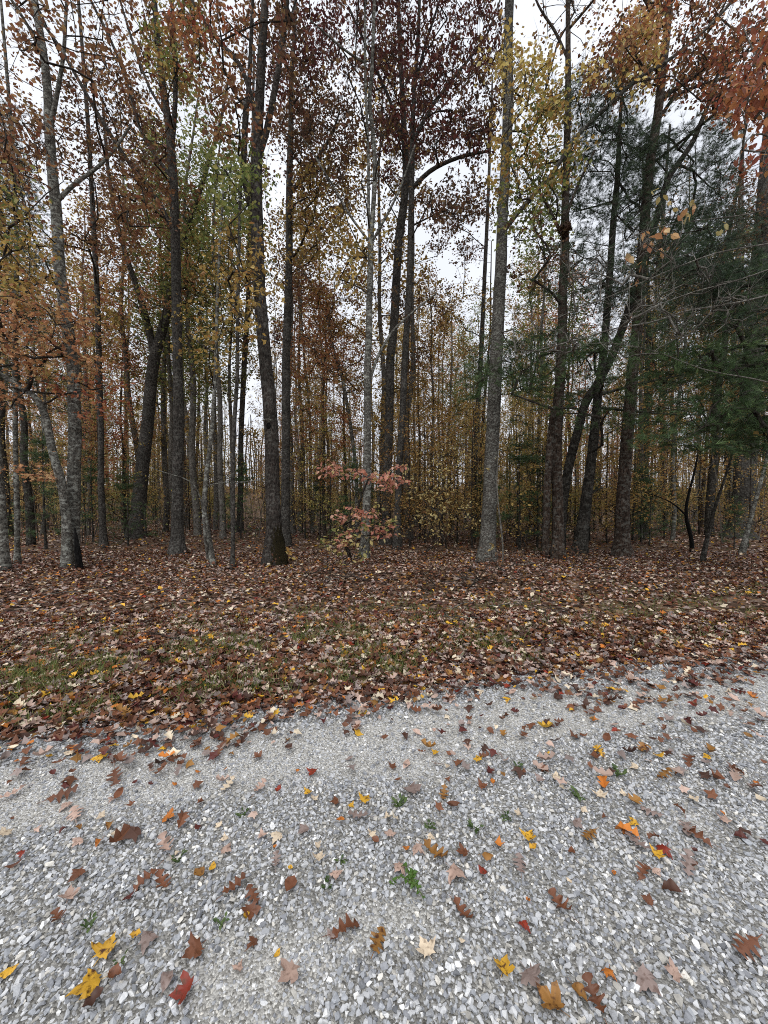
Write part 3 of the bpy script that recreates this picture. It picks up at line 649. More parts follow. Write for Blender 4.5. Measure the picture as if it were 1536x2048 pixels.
traced('pine_tree', 'dark pine stem slanting away from the foot of the twin-stemmed trunk',
       [(1122, 1075, 17), (1127, 1000, 17), (1138, 930, 17), (1152, 877, 16), (1169, 807, 16), (1206, 750, 15), (1223, 716, 15), (1245, 656, 15), (1262, 608, 14), (1277, 560, 14), (1300, 480, 13), (1316, 425, 12), (1336, 354, 11), (1362, 320, 10), (1387, 283, 9), (1420, 200, 7), (1450, 100, 5)], [],
       [bl(1330, 380, 130, 130, 110, 'needle'), bl(1430, 480, 110, 90, 70, 'needle'), bl(1220, 340, 90, 140, 70, 'needle'), bl(1290, 560, 120, 60, 40, 'needle')], B_DARK, seed=41, Y=11, pine=True, top=1, min_attach=3, up=.1, flare=1.0)
traced('pine_tree', 'black leaning pine trunk carrying dead stubs and low green boughs',
       [(1158, 1111, 25), (1172, 1005, 21), (1183, 920, 18), (1189, 863, 17), (1197, 778, 15), (1209, 693, 14), (1214, 622, 13), (1219, 560, 12), (1226, 450, 11), (1234, 368, 10), (1240, 250, 7), (1246, 150, 4)],
       [[(1197, 790, 6), (1250, 775, 5), (1310, 760, 4), (1390, 745, 3)], [(1195, 815, 6), (1260, 822, 5), (1330, 828, 4), (1400, 830, 3)], [(1183, 905, 5), (1200, 893, 4), (1204, 890, 3)], [(1178, 990, 4), (1192, 980, 3), (1204, 975, 3)]],
       [bl(1130, 740, 90, 90, 70, 'needlegreen'), bl(1020, 750, 70, 70, 36, 'needlegreen'), bl(930, 760, 50, 60, 16, 'needlegreen'), bl(1170, 560, 90, 80, 46, 'needle'), bl(1200, 250, 70, 110, 50, 'needle'), bl(1150, 420, 60, 60, 20, 'needle'), bl(1280, 830, 90, 40, 24, 'needlegreen')], B_DARK, seed=42, pine=True, top=1, min_attach=2.5, up=.0)
traced('oak_tree', 'reddish brown straight trunk standing behind the black leaning pine',
       [(1244, 1113, 29), (1245, 1005, 24), (1251, 920, 22), (1257, 835, 21), (1265, 750, 20), (1274, 665, 19), (1280, 570, 18), (1291, 425, 17), (1302, 311, 16), (1316, 227, 15), (1325, 142, 14), (1332, 80, 13), (1339, 0, 12)],
       [[(1318, 200, 8), (1370, 165, 8), (1420, 130, 7), (1480, 80, 6), (1540, 30, 5)], [(1310, 250, 7), (1350, 190, 7), (1400, 170, 6), (1470, 150, 5)], [(1335, 60, 7), (1300, 20, 6), (1270, -40, 5)]],
       [bl(1390, 80, 160, 110, 84, 'maroon', palette2='redorange', mixp=.35), bl(1280, 90, 50, 80, 46, 'orange', palette2='yellow', mixp=.3), bl(1450, 170, 80, 80, 40, 'redorange', palette2='maroon', mixp=.4), bl(1220, 150, 50, 60, 24, 'rust'), bl(1400, -130, 180, 100, 80, 'rust')], B_BROWN, seed=43)
traced('oak_tree', 'dark narrow trunk behind the reddish brown trunk', [(1291, 1050, 11), (1292, 920, 10), (1297, 830, 10), (1305, 700, 9), (1315, 560, 8), (1330, 380, 6), (1340, 250, 4)], [], [bl(1320, 620, 70, 80, 40, 'ochre')], B_DARK, seed=44, top=1)
traced('oak_tree', 'very thick grey ridged trunk under the pine boughs', [(1478, 1076, 42), (1484, 1020, 38), (1488, 976, 36), (1492, 906, 35), (1500, 800, 33), (1515, 600, 30), (1535, 350, 26), (1555, 100, 20), (1565, -20, 17)],
       [], [bl(1450, 600, 110, 70, 40, 'rust'), bl(1500, 420, 90, 80, 60, 'maroon')], B_GREY, seed=45)
traced('oak_tree', 'pale grey trunk half hidden beside the very thick trunk', [(1459, 1062, 15), (1461, 976, 14), (1463, 900, 13), (1470, 700, 12), (1478, 500, 10), (1484, 300, 7)], [], [bl(1420, 640, 60, 60, 24, 'ochre')], B_PALE, seed=46, top=1)
traced('sapling', 'black crooked young stem rising from the leaves near the thick trunk', [(1384, 1105, 8), (1384, 1080, 7), (1379, 1061, 7), (1371, 1033, 6), (1373, 1005, 5), (1385, 960, 4), (1396, 910, 3)], [[(1371, 1030, 4), (1352, 1010, 3), (1325, 995, 2), (1290, 985, 1.5)]], [bl(1400, 900, 50, 40, 10, 'ochre', bare=.6, nt=2, nl=4)], B_BURNT_HOLE, seed=47, top=1, category='sapling', min_attach=.8, flare=1.1)
traced('sapling', 'thin slanting stem rising toward the thick trunk', [(1404, 1125, 7), (1421, 1047, 6), (1435, 999, 5), (1452, 950, 4), (1470, 890, 3)], [], [bl(1460, 900, 40, 40, 8, 'ochre', bare=.7, nt=2, nl=4)], B_DARK, seed=48, top=1, category='sapling', min_attach=1)
traced('sapling', 'pale thin stem slanting across the front of the thick trunk', [(1483, 1111, 9), (1495, 1060, 8), (1506, 1019, 7), (1517, 980, 7), (1528, 940, 6), (1545, 860, 5)], [], [bl(1530, 880, 40, 40, 8, 'ochre', bare=.7, nt=2, nl=4)], B_PALE, seed=49, top=1, category='sapling', min_attach=1)
# the pine whose boughs fill the edge, and the bare-limbed tree hanging over the road
traced('pine_tree', 'large white pine with dense blue-green boughs sweeping low over the leaves', [(1562, 1150, 26), (1556, 1050, 24), (1552, 950, 23), (1552, 800, 22), (1556, 600, 20), (1565, 400, 17), (1580, 200, 14), (1590, 0, 10)],
       [], [bl(1430, 770, 130, 80, 75, 'needlegreen'), bl(1480, 870, 90, 50, 50, 'needlegreen'), bl(1320, 700, 100, 70, 34, 'needlegreen'), bl(1360, 880, 80, 30, 20, 'needlegreen'), bl(1440, 600, 110, 70, 60, 'needle'), bl(1400, 520, 130, 70, 50, 'needle'), bl(1580, 700, 120, 200, 120, 'needlegreen')],
       B_DARK, seed=50, pine=True, min_attach=1.2, up=.0, spread=1.3, leafkw=dict(nt=4, ntf=5, size=.14))
traced('dogwood_tree', 'bare pale limbs reaching in sideways beneath hanging red-orange leaves', [(1640, 1260, 20), (1625, 1000, 18), (1610, 800, 17), (1590, 620, 15), (1585, 450, 12), (1590, 250, 9), (1600, 50, 6)],
       [[(1592, 575, 3.72), (1536, 591, 3.41), (1463, 608, 3.10), (1362, 622, 2.79), (1311, 645, 2.48), (1265, 651, 2.48), (1223, 656, 2.17), (1189, 671, 1.86), (1152, 679, 1.86), (1094, 696, 1.61), (1051, 707, 1.49), (1014, 712, 1.24), (961, 709, 1.12), (921, 693, 0.74)],
        [(1608, 790, 3.72), (1520, 758, 2.79), (1458, 750, 2.48), (1424, 744, 2.48), (1384, 733, 2.17), (1328, 707, 1.86), (1277, 693, 1.61), (1215, 683, 1.24), (1150, 690, 0.74)],
        [(1590, 480, 3.10), (1520, 490, 2.79), (1430, 505, 2.48), (1340, 540, 2.17), (1260, 575, 1.86), (1180, 610, 1.24), (1100, 640, 0.74)],
        [(1590, 400, 3.10), (1500, 430, 2.48), (1400, 440, 2.17), (1300, 455, 1.86), (1210, 500, 1.24), (1130, 560, 0.74)],
        [(1588, 520, 2.48), (1480, 560, 2.17), (1380, 585, 1.86), (1290, 620, 1.49), (1210, 640, 0.99)],
        [(1592, 260, 3.72), (1550, 180, 3.10), (1510, 110, 2.48), (1480, 40, 1.86)], [(1592, 300, 3.72), (1540, 270, 3.10), (1500, 260, 2.48), (1485, 300, 1.86)]],
       [bl(1514, 220, 36, 120, 30, 'redorange'), bl(1575, 150, 60, 160, 34, 'redorange'), bl(1310, 510, 60, 40, 5, 'orange', nt=2, nl=4), bl(1390, 430, 90, 50, 5, 'paleyellow', nt=1, nl=4), bl(1240, 660, 170, 60, 46, 'rust', bare=1.0, tw=.45, nt=4), bl(1270, 530, 160, 70, 46, 'rust', bare=1.0, tw=.45, nt=4), bl(1420, 620, 110, 70, 34, 'rust', bare=1.0, tw=.45, nt=4), bl(1060, 690, 80, 40, 14, 'rust', bare=1.0, tw=.4, nt=3)],
       B_TWIGP, seed=51, Y=6.4, min_attach=2, twig_mat=B_TWIGP, leafkw=dict(shape=OVATE, size=.115, nt=3, nl=5, tw=.4, hang=1.2), spread=.9, up=.1)

# details of the mossy oak: moss patch and knot
def moss_shell(root, seed=5):
    r = RS(seed); b = np.array(root.location); tv = [c for c in root.children if c.name.startswith('trunk')][0].data
    co = np.array([q.co[:] for q in tv.vertices]); na, nz_ = 44, 44; V = []; keep = []
    rg = co[:14 * 12].reshape(12, 14, 3); rings = rg.mean(1); rrad = np.linalg.norm(rg[:, :, :2] - rings[:, None, :2], axis=2).max(1)
    for i_ in range(nz_):
        z = -.02 + 1.0 * i_ / (nz_ - 1); c = [np.interp(z, rings[:, 2], rings[:, 0]), np.interp(z, rings[:, 2], rings[:, 1])]; rad = np.interp(z, rings[:, 2], rrad)
        for k in range(na):
            th = -1.75 + 1.9 * k / (na - 1); rr = rad * 1.0 + .012 * r.uniform(-.5, 1) ; V.append((c[0] + math.cos(th) * rr, c[1] + math.sin(th) * rr, z))
    for i_ in range(nz_ - 1):
        for k in range(na - 1):
            e = ((k / na - .5) / .44) ** 2 + ((i_ / nz_ - .4) / .6) ** 2 + .5 * math.sin(k * .6 + 2) * math.sin(i_ * .45) + .25 * math.sin(k * 1.7 + i_ * 1.1)
            if e < .8 + r.uniform(-.15, .15): q = i_ * na + k; keep.append((q, q + 1, q + na + 1, q + na))
    me = np_mesh('moss_patch', np.array(V), None, np.array(keep), None, True, B_MOSS); obj('moss_patch', me, root, label='dark olive brown moss patch')
moss_shell(main)
kp = at(540, 846, float(main.location[1])) - np.array(main.location); bm = bmesh.new()
bmesh.ops.create_icosphere(bm, subdivisions=3, radius=.085)
for q in bm.verts:
    q.co.z *= .7; q.co += q.normal * (math.sin(q.co.x * 50) * .006 + math.sin(q.co.z * 65 + 1) * .006)
me = bpy.data.meshes.new('knot'); bm.to_mesh(me); bm.free(); me.materials.append(B_PALE); o = obj('knot', me, main); o.location = (kp[0], kp[1] - .145, kp[2] + .03); o['label'] = 'pale rounded knot'
bm = bmesh.new(); bmesh.ops.create_icosphere(bm, subdivisions=2, radius=.075)
me = bpy.data.meshes.new('hollow_shade'); bm.to_mesh(me); bm.free(); me.materials.append(B_BURNT_HOLE); o = obj('hollow_shade', me, main); o.location = (kp[0] + .01, kp[1] - .135, kp[2] - .1); o.scale = (.85, .6, 1.25)  # solid black ball painted as the shade inside the knot hole

# ------------------------------------------------------------------ trees deeper in the wood: kinds, then copies
def kind_tree(name, label, h, r0, palette, seed, bark, n=90, crown0=.45, rad=2.0, pine=False, leafkw=None, group='trees deep in the wood', category='tree', lean=.08):
    r = RS(seed); m = 14; z = np.linspace(0, h, m)
    P = np.stack([np.cumsum(r.normal(0, lean, m)) * h / 15, np.cumsum(r.normal(0, lean, m)) * h / 15, z], -1); P[0, :2] = 0
    P = np.concatenate([[[0, 0, -.2]], P]); R = np.concatenate([[r0 * 1.3], np.linspace(r0 * 1.1, r0 * .2, m)])
    sp, sr_ = resample(P, R, .4)
    zt = h * (crown0 + (1 - crown0) * r.uniform(0, 1, n) ** .9); prof = np.sin(np.clip((zt / h - crown0) / (1 - crown0), 0.05, 1) * 2.6 + .35) if not pine else (1.05 - (zt / h - crown0) / (1 - crown0))
    a = r.uniform(0, 6.283, n); q = rad * prof * np.sqrt(r.uniform(.08, 1, n))
    att = np.stack([np.cos(a) * q, np.sin(a) * q, zt + r.uniform(-.3, .6, n)], -1)
    ch, _ = grow(r, sp, sr_, att, h * crown0 * .8, .1 if pine else .7)
    tw, lf = needles(r, att, palette, **(leafkw or {})) if pine else foliage(r, att, palette, **(leafkw or {}))
    return add_tree(name, label, category, np.zeros(3), P, R, [], ch, tw, lf, bark, None, M_NEEDLE if pine else M_LEAF_FAR, sides=8, group=group, bumps=.03, seed=seed, step=.5)

BACK = []
def copy_tree(root, loc, rz, s):
    c = root.copy(); COL.objects.link(c); c.location = loc; c.rotation_euler = (0, 0, rz); c.scale = (s, s, s)
    BACK.append(c)
    for ch_ in root.children:
        k = ch_.copy(); COL.objects.link(k); k.parent = c
    return c

LK = dict(nt=4, nl=9, size=.115, tw=.65)
KINDS = [
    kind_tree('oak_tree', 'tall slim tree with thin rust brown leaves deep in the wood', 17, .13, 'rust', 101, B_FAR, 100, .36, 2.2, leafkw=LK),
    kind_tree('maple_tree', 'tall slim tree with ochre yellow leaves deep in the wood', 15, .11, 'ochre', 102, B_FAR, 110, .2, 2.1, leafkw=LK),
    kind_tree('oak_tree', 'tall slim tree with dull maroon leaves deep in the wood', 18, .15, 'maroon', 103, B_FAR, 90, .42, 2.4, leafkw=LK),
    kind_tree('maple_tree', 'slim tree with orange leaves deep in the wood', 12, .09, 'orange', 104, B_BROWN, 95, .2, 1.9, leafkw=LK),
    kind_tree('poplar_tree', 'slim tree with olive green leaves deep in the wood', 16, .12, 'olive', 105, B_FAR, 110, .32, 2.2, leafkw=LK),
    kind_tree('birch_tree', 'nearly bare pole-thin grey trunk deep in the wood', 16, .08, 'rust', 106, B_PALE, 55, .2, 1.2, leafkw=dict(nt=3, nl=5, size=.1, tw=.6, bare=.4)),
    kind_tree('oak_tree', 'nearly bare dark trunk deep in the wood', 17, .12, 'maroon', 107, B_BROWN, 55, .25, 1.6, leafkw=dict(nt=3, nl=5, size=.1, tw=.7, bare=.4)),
]
UNDER = [
    kind_tree('understory_tree', 'small understory tree with sparse yellow leaves among the trunks', 5.5, .035, 'yellow', 111, B_TWIG, 70, .1, 1.5, leafkw=dict(nt=4, nl=8, size=.07, tw=.45), group='understory trees', lean=.06),
    kind_tree('understory_tree', 'small understory tree with ochre leaves among the trunks', 6.5, .04, 'ochre', 112, B_TWIG, 80, .1, 1.6, leafkw=dict(nt=4, nl=8, size=.075, tw=.45), group='understory trees', lean=.06),
    kind_tree('understory_tree', 'small understory tree with orange brown leaves among the trunks', 5, .035, 'rust', 113, B_TWIG, 60, .1, 1.4, leafkw=dict(nt=4, nl=7, size=.07, tw=.45), group='understory trees', lean=.06),
]
YPINE = [kind_tree('young_pine', 'young dark green pine growing low among the trunks', 3.6, .04, 'needlegreen', 121, B_DARK, 46, .05, 1.2, pine=True, leafkw=dict(nt=4, ntf=5, size=.13, tw=.45), group='young pines', category='pine')]
PINE = [kind_tree('pine_tree', 'tall dark green pine standing back in the wood', 17, .16, 'needle', 122, B_DARK, 120, .35, 2.4, pine=True, leafkw=dict(nt=5, ntf=6, size=.16, tw=.8), group='pines back in the wood')]

pr = RS(77); used = {}
FRONT = [(t.location[0] / t.location[1], t.location[1], t['label']) for t in TREES if t.get('group') is None and t.location[1] < 14]
def short(l):
    for a_, b_ in (('charred', 'the charred-footed tree'), ('arching', 'the arching pale stem'), ('thinner trunk', 'the paired pale trunks'), ('mossy', ''), ('moss patch', 'the mossy oak'), ('forks into', 'the forked dark trunk'), ('long limbs', 'the long-limbed oak'), ('double stem leaning', 'the crooked double stem'), ('very thin upright', 'the thin upright stem'), ('forked maple', 'the forked maple'),
                   ('red oak', 'the pair of red oaks'), ('white stick', 'the flaky-barked oak'), ('twin stem', 'the twin-stemmed trunk'), ('black leaning pine trunk', 'the black leaning pine'), ('reddish brown', 'the reddish brown trunk'), ('white pine', 'the low-boughed pine'), ('slender grey', 'the slender grey trunk')):
        if a_ in l and b_: return b_
    return None
FRONT = [(a_, b_, short(l)) for a_, b_, l in FRONT if short(l)]
def relabel(o, s_):
    x_, y_ = o.location[0], o.location[1]; a_ = x_ / y_; f = min(FRONT, key=lambda q: abs(q[0] - a_))
    far = 'just' if y_ < 19 else ('well' if y_ < 30 else 'far')
    base = o['label'].replace(' deep in the wood', '').replace(' among the trunks', '').replace(' standing back in the wood', '').replace(' growing low', '')
    o['label'] = f'{base} {far} behind {f[2]}'; o['group'] = o['label']
def scatter(kinds, n, y0, y1, mind, probs=None, smin=.8, smax=1.25, xf=None):
    pts = []; tries = 0
    while len(pts) < n and tries < n * 60:
        tries += 1
        y = y0 + (y1 - y0) * pr.uniform() ** .8; x = pr.uniform(-1, 1) * (y * 1.02 + 3)
        if xf and not xf(x, y): continue
        if any((x - a) ** 2 + (y - b) ** 2 < mind ** 2 for a, b in pts) or any((x - t.location[0]) ** 2 + (y - t.location[1]) ** 2 < .8 for t in TREES[:40]): continue
        pts.append((x, y)); k = kinds[pr.choice(len(kinds), p=probs)]; s = pr.uniform(smin, smax); rz = pr.uniform(0, 6.283)
        loc = (x, y, float(ground_z(x, y)))
        if k.name not in used: used[k.name] = 1; k.location = loc; k.rotation_euler = (0, 0, rz); k.scale = (s, s, s)
        else: copy_tree(k, loc, rz, s)
# specific mid-distance crowns first (olive, ochre, yellow behind the front row)
def put(k, u, Y, s):
    x = (u - 768) / FPX * Y; loc = (x, Y, float(ground_z(x, Y))); rz = pr.uniform(0, 6.283)
    if k.name not in used: used[k.name] = 1; k.location = loc; k.rotation_euler = (0, 0, rz); k.scale = (s, s, s)
    else: copy_tree(k, loc, rz, s)
for u, Y, s in ((395, 16, 1.15), (430, 18, 1.0), (370, 21, 1.1), (1075, 17, .9), (350, 17, 1.0), (445, 15, .95), (410, 24, 1.1), (930, 22, .7)): put(KINDS[4], u, Y, s)
for u, Y, s in ((650, 15, .8), (690, 17, .75), (250, 17, .8), (200, 15, .8)): put(KINDS[3], u, Y, s)
for u, Y, s in ((860, 17, .75), (905, 20, .8), (830, 24, .9), (600, 19, 1.0), (1060, 21, .9), (470, 17, .9)): put(KINDS[1], u, Y, s)
for u, Y, s in ((15, 17, 1.1), (1290, 17, 1.0), (1420, 16, 1.0), (60, 13, .75), (1350, 24, .9)): put(PINE[0], u, Y, s)
for u, Y, s in ((700, 13, .8), (640, 15, .7), (185, 14, .8), (255, 13, .7), (480, 15, .8), (1075, 13, .9), (1300, 13, .6), (1040, 12, 1.0), (1180, 15, .7), (1345, 16, .6), (90, 12, 1.0), (1470, 12, .4), (960, 15, .7)): put(YPINE[0], u, Y, s)
for u, Y, s in ((820, 12.5, .8), (850, 14, .9), (885, 13, .75), (915, 15, .9), (945, 12.5, .8), (1035, 13.5, .9), (1060, 15, .9), (1085, 12.8, .7), (840, 16, 1.0), (900, 17, 1.0), (660, 14, .8), (610, 15, .9), (760, 15, .9), (1150, 15, .8), (1215, 14, .8), (1330, 15, .8), (1400, 17, .8), (1020, 17, 1.0)): put(UNDER[int(pr.randint(2))], u, Y, s)
scatter(KINDS, 150, 14.5, 52, 1.15, [.15, .22, .14, .1, .12, .16, .11])
scatter(UNDER, 130, 11.5, 40, .6, [.36, .38, .26], .55, 1.1)
scatter(YPINE, 22, 13, 38, 1.5, None, .4, 1.0)

for o in BACK + KINDS + UNDER + YPINE + PINE: relabel(o, 1)

# ------------------------------------------------------------------ far wood seen as one mass
fr = RS(5); acc = Acc(); acl = Acc()
n = 420; y = fr.uniform(52, 95, n); x = fr.uniform(-1.1, 1.1, n) * y; z = ground_z(x, y)
for k in range(n):
    h = fr.uniform(9, 15); V, T, Q = tube(np.array([(x[k], y[k], z[k] - .3), (x[k] + fr.normal(0, .3), y[k], z[k] + h * .5), (x[k] + fr.normal(0, .6), y[k], z[k] + h)]), np.array([.14, .1, .03]), 4); acc.add(V, T, Q, np.tile(lin('#5a554e'), (len(V), 1)))
m = 90000; k = fr.randint(0, n, m); hh = fr.uniform(0, 1, m) ** 2.2 * 11
pos = np.stack([x[k] + fr.normal(0, 1.4, m), y[k] + fr.normal(0, 1.4, m), z[k] + .3 + hh], -1)
V, T = place(KITE[0], KITE[1], pos, fr.normal(0, 1, (m, 3)), unit(fr.normal(0, 1, (m, 3))), fr.uniform(.14, .3, m))
C = np.where((fr.uniform(0, 1, m) < .6)[:, None], pal(fr, 'ochre', m), pal(fr, 'rust', m)); acc.add(V, T, None, np.repeat(C, 4, 0))
obj('distant_woods', acc.mesh('distant_woods', M_LEAF), kind='stuff', label='far autumn wood on the rise behind the trunks', category='woods')

ur = RS(15); acc = Acc(); n = 1500
y = 13 + 38 * ur.uniform(0, 1, n) ** .8; x = ur.uniform(-1, 1, n) * (y * 1.05 + 2); z = ground_z(x, y)
for k in range(n):
    h = ur.uniform(.8, 5.0) * ur.uniform(.5, 1); dx, dy = ur.normal(0, .17 * h, 2)
    P = np.array([(x[k], y[k], z[k] - .05), (x[k] + dx * .3 + ur.normal(0, .04), y[k] + dy * .3, z[k] + h * .45), (x[k] + dx, y[k] + dy, z[k] + h)]); r0 = .006 + .005 * h
    V, T, Q = tube(P, np.array([r0, r0 * .8, .004]), 3); acc.add(V, T, Q, np.tile(lin(['#5d574f', '#4a433c', '#736c62'][ur.randint(3)]), (len(V), 1)))
m = 30000; k = ur.randint(0, n, m); hh = ur.uniform(0, 1, m) ** 1.3 * 2.6
pos = np.stack([x[k] + ur.normal(0, .35, m), y[k] + ur.normal(0, .35, m), z[k] + .1 + hh], -1)
V, T = place(KITE[0], KITE[1], pos, ur.normal(0, 1, (m, 3)) * [1, 1, .5], unit(ur.normal(0, .6, (m, 3)) + [0, 0, 1]), ur.uniform(.06, .11, m))
q = ur.uniform(0, 1, m)[:, None]; C = np.where(q < .34, pal(ur, 'ochre', m), np.where(q < .6, pal(ur, 'olive', m), np.where(q < .9, pal(ur, 'maroon', m), pal(ur, 'paleyellow', m)))); acc.add(V, T, None, np.repeat(C, 4, 0))
obj('undergrowth', acc.mesh('undergrowth', M_LEAF), kind='stuff', label='thin brushy undergrowth between the trunks', category='undergrowth')

# ------------------------------------------------------------------ pink-leaved bush, yellow seedlings, nest, brush
def bush(name, label, category, base, tips, palette, seed, size, leafkw=None, stem=.012, shape=OVATE, twig=None, palette2=None, mixp=0.0):
    r = RS(seed); base = np.array(base); tips = np.array(tips)
    sp = np.stack([base + np.array([r.normal(0, .015) * k, r.normal(0, .015) * k, .06 * k - .05]) for k in range(6)])
    ch_, _ = grow(r, sp, np.full(6, stem), tips, base[2] + .05, .3)
    kw = dict(nt=3, nl=4, size=size, tw=.22, shape=shape, hang=.3); kw.update(leafkw or {})
    tw, lf = foliage(r, tips, palette, palette2=palette2, mixp=mixp, **kw)
    root = thing(name, base, label, category)
    V, T, Q = tube(sp, np.full(6, stem), 6); obj('stem', np_mesh('stem', V - base, T, Q, None, True, B_TWIG), root)
    a = Acc()
    for P, R in ch_: a.add(*tube(P, R * .7, 4))
    a.add(*tw); obj('branchwork', a.mesh('branchwork', B_TWIG, True, base), root, kind='stuff')
    obj('foliage', np_mesh('foliage', lf[0] - base, lf[1], None, lf[2], False, M_LEAF), root, kind='stuff')
    return root
def tips_px(r, blobs, Y, dy=.4):
    o = []
    for u, v, ru, rv, n in blobs:
        for _ in range(n): o.append(at(u + r.uniform(-1, 1) * ru, v + r.uniform(-1, 1) * rv, Y + r.uniform(-dy, dy)))
    return o
br_ = RS(9)
bush('dogwood_bush', 'bush with layered salmon pink leaves in front of the forked maple', 'bush', on_ground(705, 1128), tips_px(br_, [(725, 948, 80, 14, 20), (785, 968, 28, 16, 10), (715, 1030, 42, 14, 12), (745, 1062, 30, 18, 9), (690, 1075, 28, 16, 8)], 8.6), 'pink', 201, .11, dict(nl=4, flat=.4), palette2='paleyellow', mixp=.14)
bush('spicebush', 'bush with pale yellow-green leaves under the salmon pink leaves', 'bush', on_ground(690, 1135), tips_px(br_, [(755, 1040, 35, 20, 7), (690, 1095, 50, 22, 12)], 8.3), 'paleyellow', 202, .1, palette2='olive', mixp=.45)
bush('seedling', 'tiny seedling with three bright yellow leaves beside the mossy oak', 'seedling', on_ground(580, 1128), tips_px(br_, [(579, 1108, 8, 10, 3)], 8.9, .1), 'yellow', 203, .12, dict(nt=2, nl=2, tw=.12), .006)
bush('seedling', 'seedling with few pale leaves beside the white stick', 'seedling', on_ground(985, 1130), tips_px(br_, [(990, 1092, 14, 10, 3)], 8.9, .1), 'paleyellow', 204, .12, dict(nt=2, nl=1, tw=.15), .006)
for i, (u, v, du, lab) in enumerate(((850, 1122, 0, 'wispy sapling with scattered pale yellow leaves behind the close pair of oaks'), (905, 1115, 0, 'wispy sapling with small yellow leaves and thin dark stems'), (870, 1100, 0, 'tall wispy sapling with tiny cream leaves in deep shade'), (1050, 1110, 0, 'wispy sapling with ochre leaves between the flaky oak and the twin trunk'))):
    g = on_ground(u, v); bush('sapling', lab, 'sapling', g, tips_px(br_, [(u + 5, v - 130, 45, 90, 26)], g[1], .7), 'paleyellow' if i != 3 else 'ochre', 210 + i, .085, dict(nt=3, nl=3, tw=.3), .01)
for i, (u, v, lab) in enumerate(((870, 1178, 'low tangle of dead stalks on the leafy bank'), (935, 1185, 'dark tangle of dead stalks at the bank edge'), (660, 1165, 'low dead brush below the pink-leaved bush'), (1010, 1165, 'sparse dry brush below the flaky-barked oak'), (1160, 1130, 'dry twigs below the black leaning pine'))):
    g = on_ground(u, v); bush('dead_brush', lab, 'brush', g, [g + np.array([br_.normal(0, .35), br_.normal(0, .2), br_.uniform(.12, .5)]) for _ in range(16)], 'maroon', 230 + i, .07, dict(nt=3, nl=2, tw=.25, bare=.4), .006)
# squirrel nest: a ball of dead leaves in the twin trunk's fork
c = at(1125, 468, on_ground(1116, 1119)[1]) + np.array([-.05, -.22, 0]); m = 300; dd = unit(br_.normal(0, 1, (m, 3))) * br_.uniform(.3, 1, (m, 1)) ** .5 * np.array([.17, .13, .14])
V, T = place(OVATE[0], OVATE[1], dd, br_.normal(0, 1, (m, 3)), unit(dd + br_.normal(0, .15, (m, 3))), br_.uniform(.06, .1, m))
o = obj('squirrel_nest', np_mesh('squirrel_nest', V, T, None, np.repeat(pal(br_, 'maroon', m) * .5, 7, 0), False, M_LITTER), label='ball of dead leaves lodged against the twin-stemmed trunk', category='nest'); o.location = c

# ------------------------------------------------------------------ fallen leaves
LCOL = {'Y': '#cfa233', 'O': '#b8702c', 'R': '#84301f', 'D': '#552822', 'B': '#6e4630', 'T': '#b39a8c', 'P': '#d3c4ab', 'G': '#8a7b75', 'K': '#8c6430', 'N': '#482f24'}
LNAME = {'Y': 'bright yellow', 'O': 'orange', 'R': 'red', 'D': 'dark wine red', 'B': 'brown', 'T': 'pinkish tan', 'P': 'pale cream', 'G': 'greyish mauve', 'K': 'golden brown', 'N': 'dark brown'}
def strip_leaf(prof, n, curl, fold, seed, size=1.0):
    r = RS(seed); t = np.linspace(0, 1, n); V = []; T = []
    for k, q in enumerate(t):
        wl, wr = prof(q, r), prof(q, r); y = q
        z0 = curl * (q - .5) ** 2 * 2
        V += [(-wl, y, z0 + fold * wl * (1 + r.normal(0, .35))), (0, y, z0), (wr, y, z0 + fold * wr * (1 + r.normal(0, .35)))]
        if k:
            b = (k - 1) * 3
            for c_ in (0, 1): T += [(b + c_, b + c_ + 1, b + c_ + 4), (b + c_, b + c_ + 4, b + c_ + 3)]
    q = len(V); V += [(-.012, -.3, .03), (.012, -.3, .03), (.012, .01, 0), (-.012, .01, 0)]; T += [(q, q + 1, q + 2), (q, q + 2, q + 3)]
    return np.array(V, float), np.array(T)
def oak_prof(q, r):
    env = .05 + .27 * math.sin(math.pi * min(1, q ** .9)) ** .8 * (.55 + .6 * q)
    return 0.0 if q > .99 else env * (.62 + .5 * math.sin(q * 25.0 + 4.2)) * r.uniform(.9, 1.1) + .02
def ovate_prof(q, r): return .34 * math.sin(math.pi * min(1, q ** .85)) * r.uniform(.9, 1.1)
